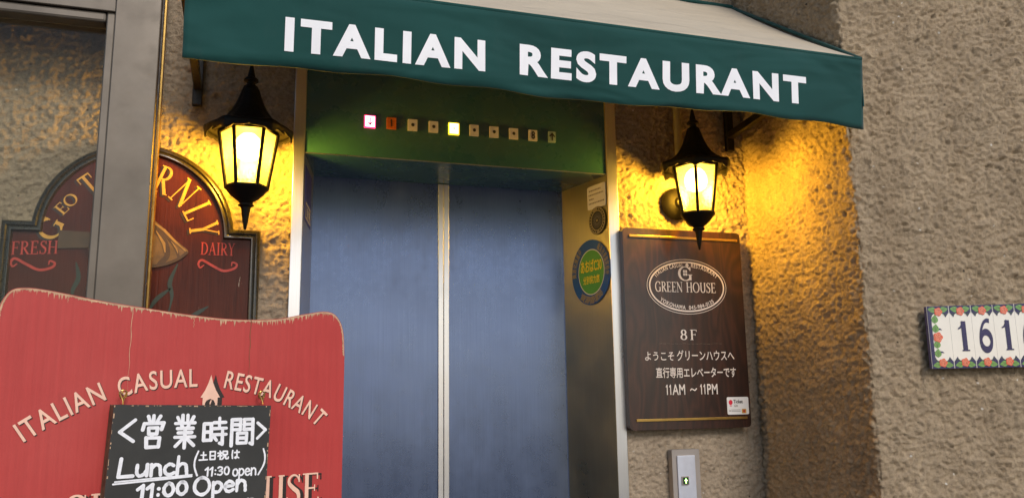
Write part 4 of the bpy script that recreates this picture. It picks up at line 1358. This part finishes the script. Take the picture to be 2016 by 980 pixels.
ADV = {'L': .82, 'u': .68, 'n': .66, 'c': .62, 'h': .68, 'p': .62, 'e': .62, 'o': .62, 'O': .92, '0': .62, '1': .42, '3': .62, ':': .30, ' ': .30}
chalk = MB(); lift_k = [0]
random.seed(5)
def draw(pts, w):
    lift_k[0] += 1
    ws_ = [w * (.88 + .24 * random.random()) for _ in pts]
    v_, f_ = ribbon(pts, ws_, 0)
    chalk.add([(a, -.0456 - 4e-6 * lift_k[0], b) for a, b, l in v_], f_, 'chalk')
def jitter(p, s): return (p[0] + s * (random.random() - .5), p[1] + s * (random.random() - .5))
def kanji(c, x0, x1, z0, z1, w):
    for st_ in KAN[c]:
        pts = [jitter(loc(x0 + a * (x1 - x0), z0 + b * (z1 - z0) + .0), .0006) for a, b in st_]
        # split at sharp corners so that corners stay crisp
        for k in range(len(pts) - 1):
            draw([pts[k], pts[k + 1]], w)
def pen(s, x0, x1, z0, h, w, z1=None):
    tot = sum(ADV[c] for c in s); u = 0; z1 = z0 if z1 is None else z1
    sx = (x1 - x0) / tot
    for c in s:
        for pts, sm in CUR.get(c, []):
            q = [loc(x0 + (u + a) * sx, z0 + (z1 - z0) * (u + a) / tot + b * h) for a, b in pts]
            q = [jitter(p, .0005) for p in q]
            if sm: q = catmull(q, 5)
            if len(q) == 3 and not sm:
                draw(q[:2], w); draw(q[1:], w)
            else: draw(q, w)
        u += ADV[c]
draw([loc(-.3750, 1.4165), loc(-.3970, 1.3985)], .0050); draw([loc(-.3970, 1.3985), loc(-.3765, 1.3835)], .0050)
draw([loc(-.1785, 1.4055), loc(-.1645, 1.3935)], .0048); draw([loc(-.1645, 1.3935), loc(-.1785, 1.3795)], .0048)
kanji('営', -.3645, -.3310, 1.3720, 1.4225, .0056); kanji('業', -.3160, -.2810, 1.3705, 1.4215, .0056)
kanji('時', -.2700, -.2315, 1.3710, 1.4155, .0056); kanji('間', -.2250, -.1850, 1.3695, 1.4130, .0056)
pen('Lunch', -.3965, -.2885, 1.3292, .0280, .0054, 1.3282)
draw([loc(-.4015, 1.3195), loc(-.2845, 1.3238)], .0030); draw([loc(-.3990, 1.3228), loc(-.2840, 1.3262)], .0024)
draw([loc(*p) for p in catmull([(-.2755, 1.3630), (-.2802, 1.3500), (-.2806, 1.3380), (-.2760, 1.3245)], 6)], .0030)
draw([loc(*p) for p in catmull([(-.1670, 1.3615), (-.1640, 1.3500), (-.1652, 1.3360), (-.1745, 1.3190)], 6)], .0030)
for c, a, b in (('土', -.2735, -.2605), ('日', -.2590, -.2455), ('祝', -.2445, -.2265), ('は', -.2210, -.2085)): kanji(c, a, b, 1.3478, 1.3618, .0026)
pen('11:30', -.2635, -.2225, 1.3225, .0135, .0028, 1.3225); pen('open', -.2185, -.1770, 1.3195, .0185, .0028, 1.3190)
pen('11:00', -.3665, -.2880, 1.2945, .0200, .0056, 1.2970); pen('Open', -.2810, -.1920, 1.2945, .0270, .0055, 1.2950)
pen('open', -.245, -.175, 1.2630, .0260, .0055)
co = chalk.flat('handwriting', cb)
# hanging hooks: screw eyes in the red board with a small ring each
for x, z in ((-.3930, 1.4520), (-.1668, 1.4480)):
    mb = MB(); lx, lz = loc(x, z)
    mb.tube([(lx + .004, -.0005, lz + .008), (lx + .003, -.012, lz + .008)], .0016, 'brass', 8)
    mb.tube([(lx + .003 + .0055 * math.cos(t), -.0165, lz + .005 + .0065 * math.sin(t)) for t in np.linspace(0, 2 * math.pi, 17)], .0012, 'brass', 7)
    mb.tube([(lx - .004, -.020, lz + .008), (lx - .001, -.024, lz + .001), (lx + .001, -.027, lz - .006), (lx + .001, -.030, lz - .0115)], .0012, 'brass', 7)
    mb.tube([(lx + .008, -.020, lz + .009), (lx + .003, -.024, lz + .001), (lx + .002, -.027, lz - .006)], .0012, 'brass', 7)
    mb.build('hook', cb, smooth=50)

SC.cycles.use_denoising = True
SC.cycles.max_bounces = 6
SC.cycles.transparent_max_bounces = 12
SC.cycles.sample_clamp_indirect = 4.0
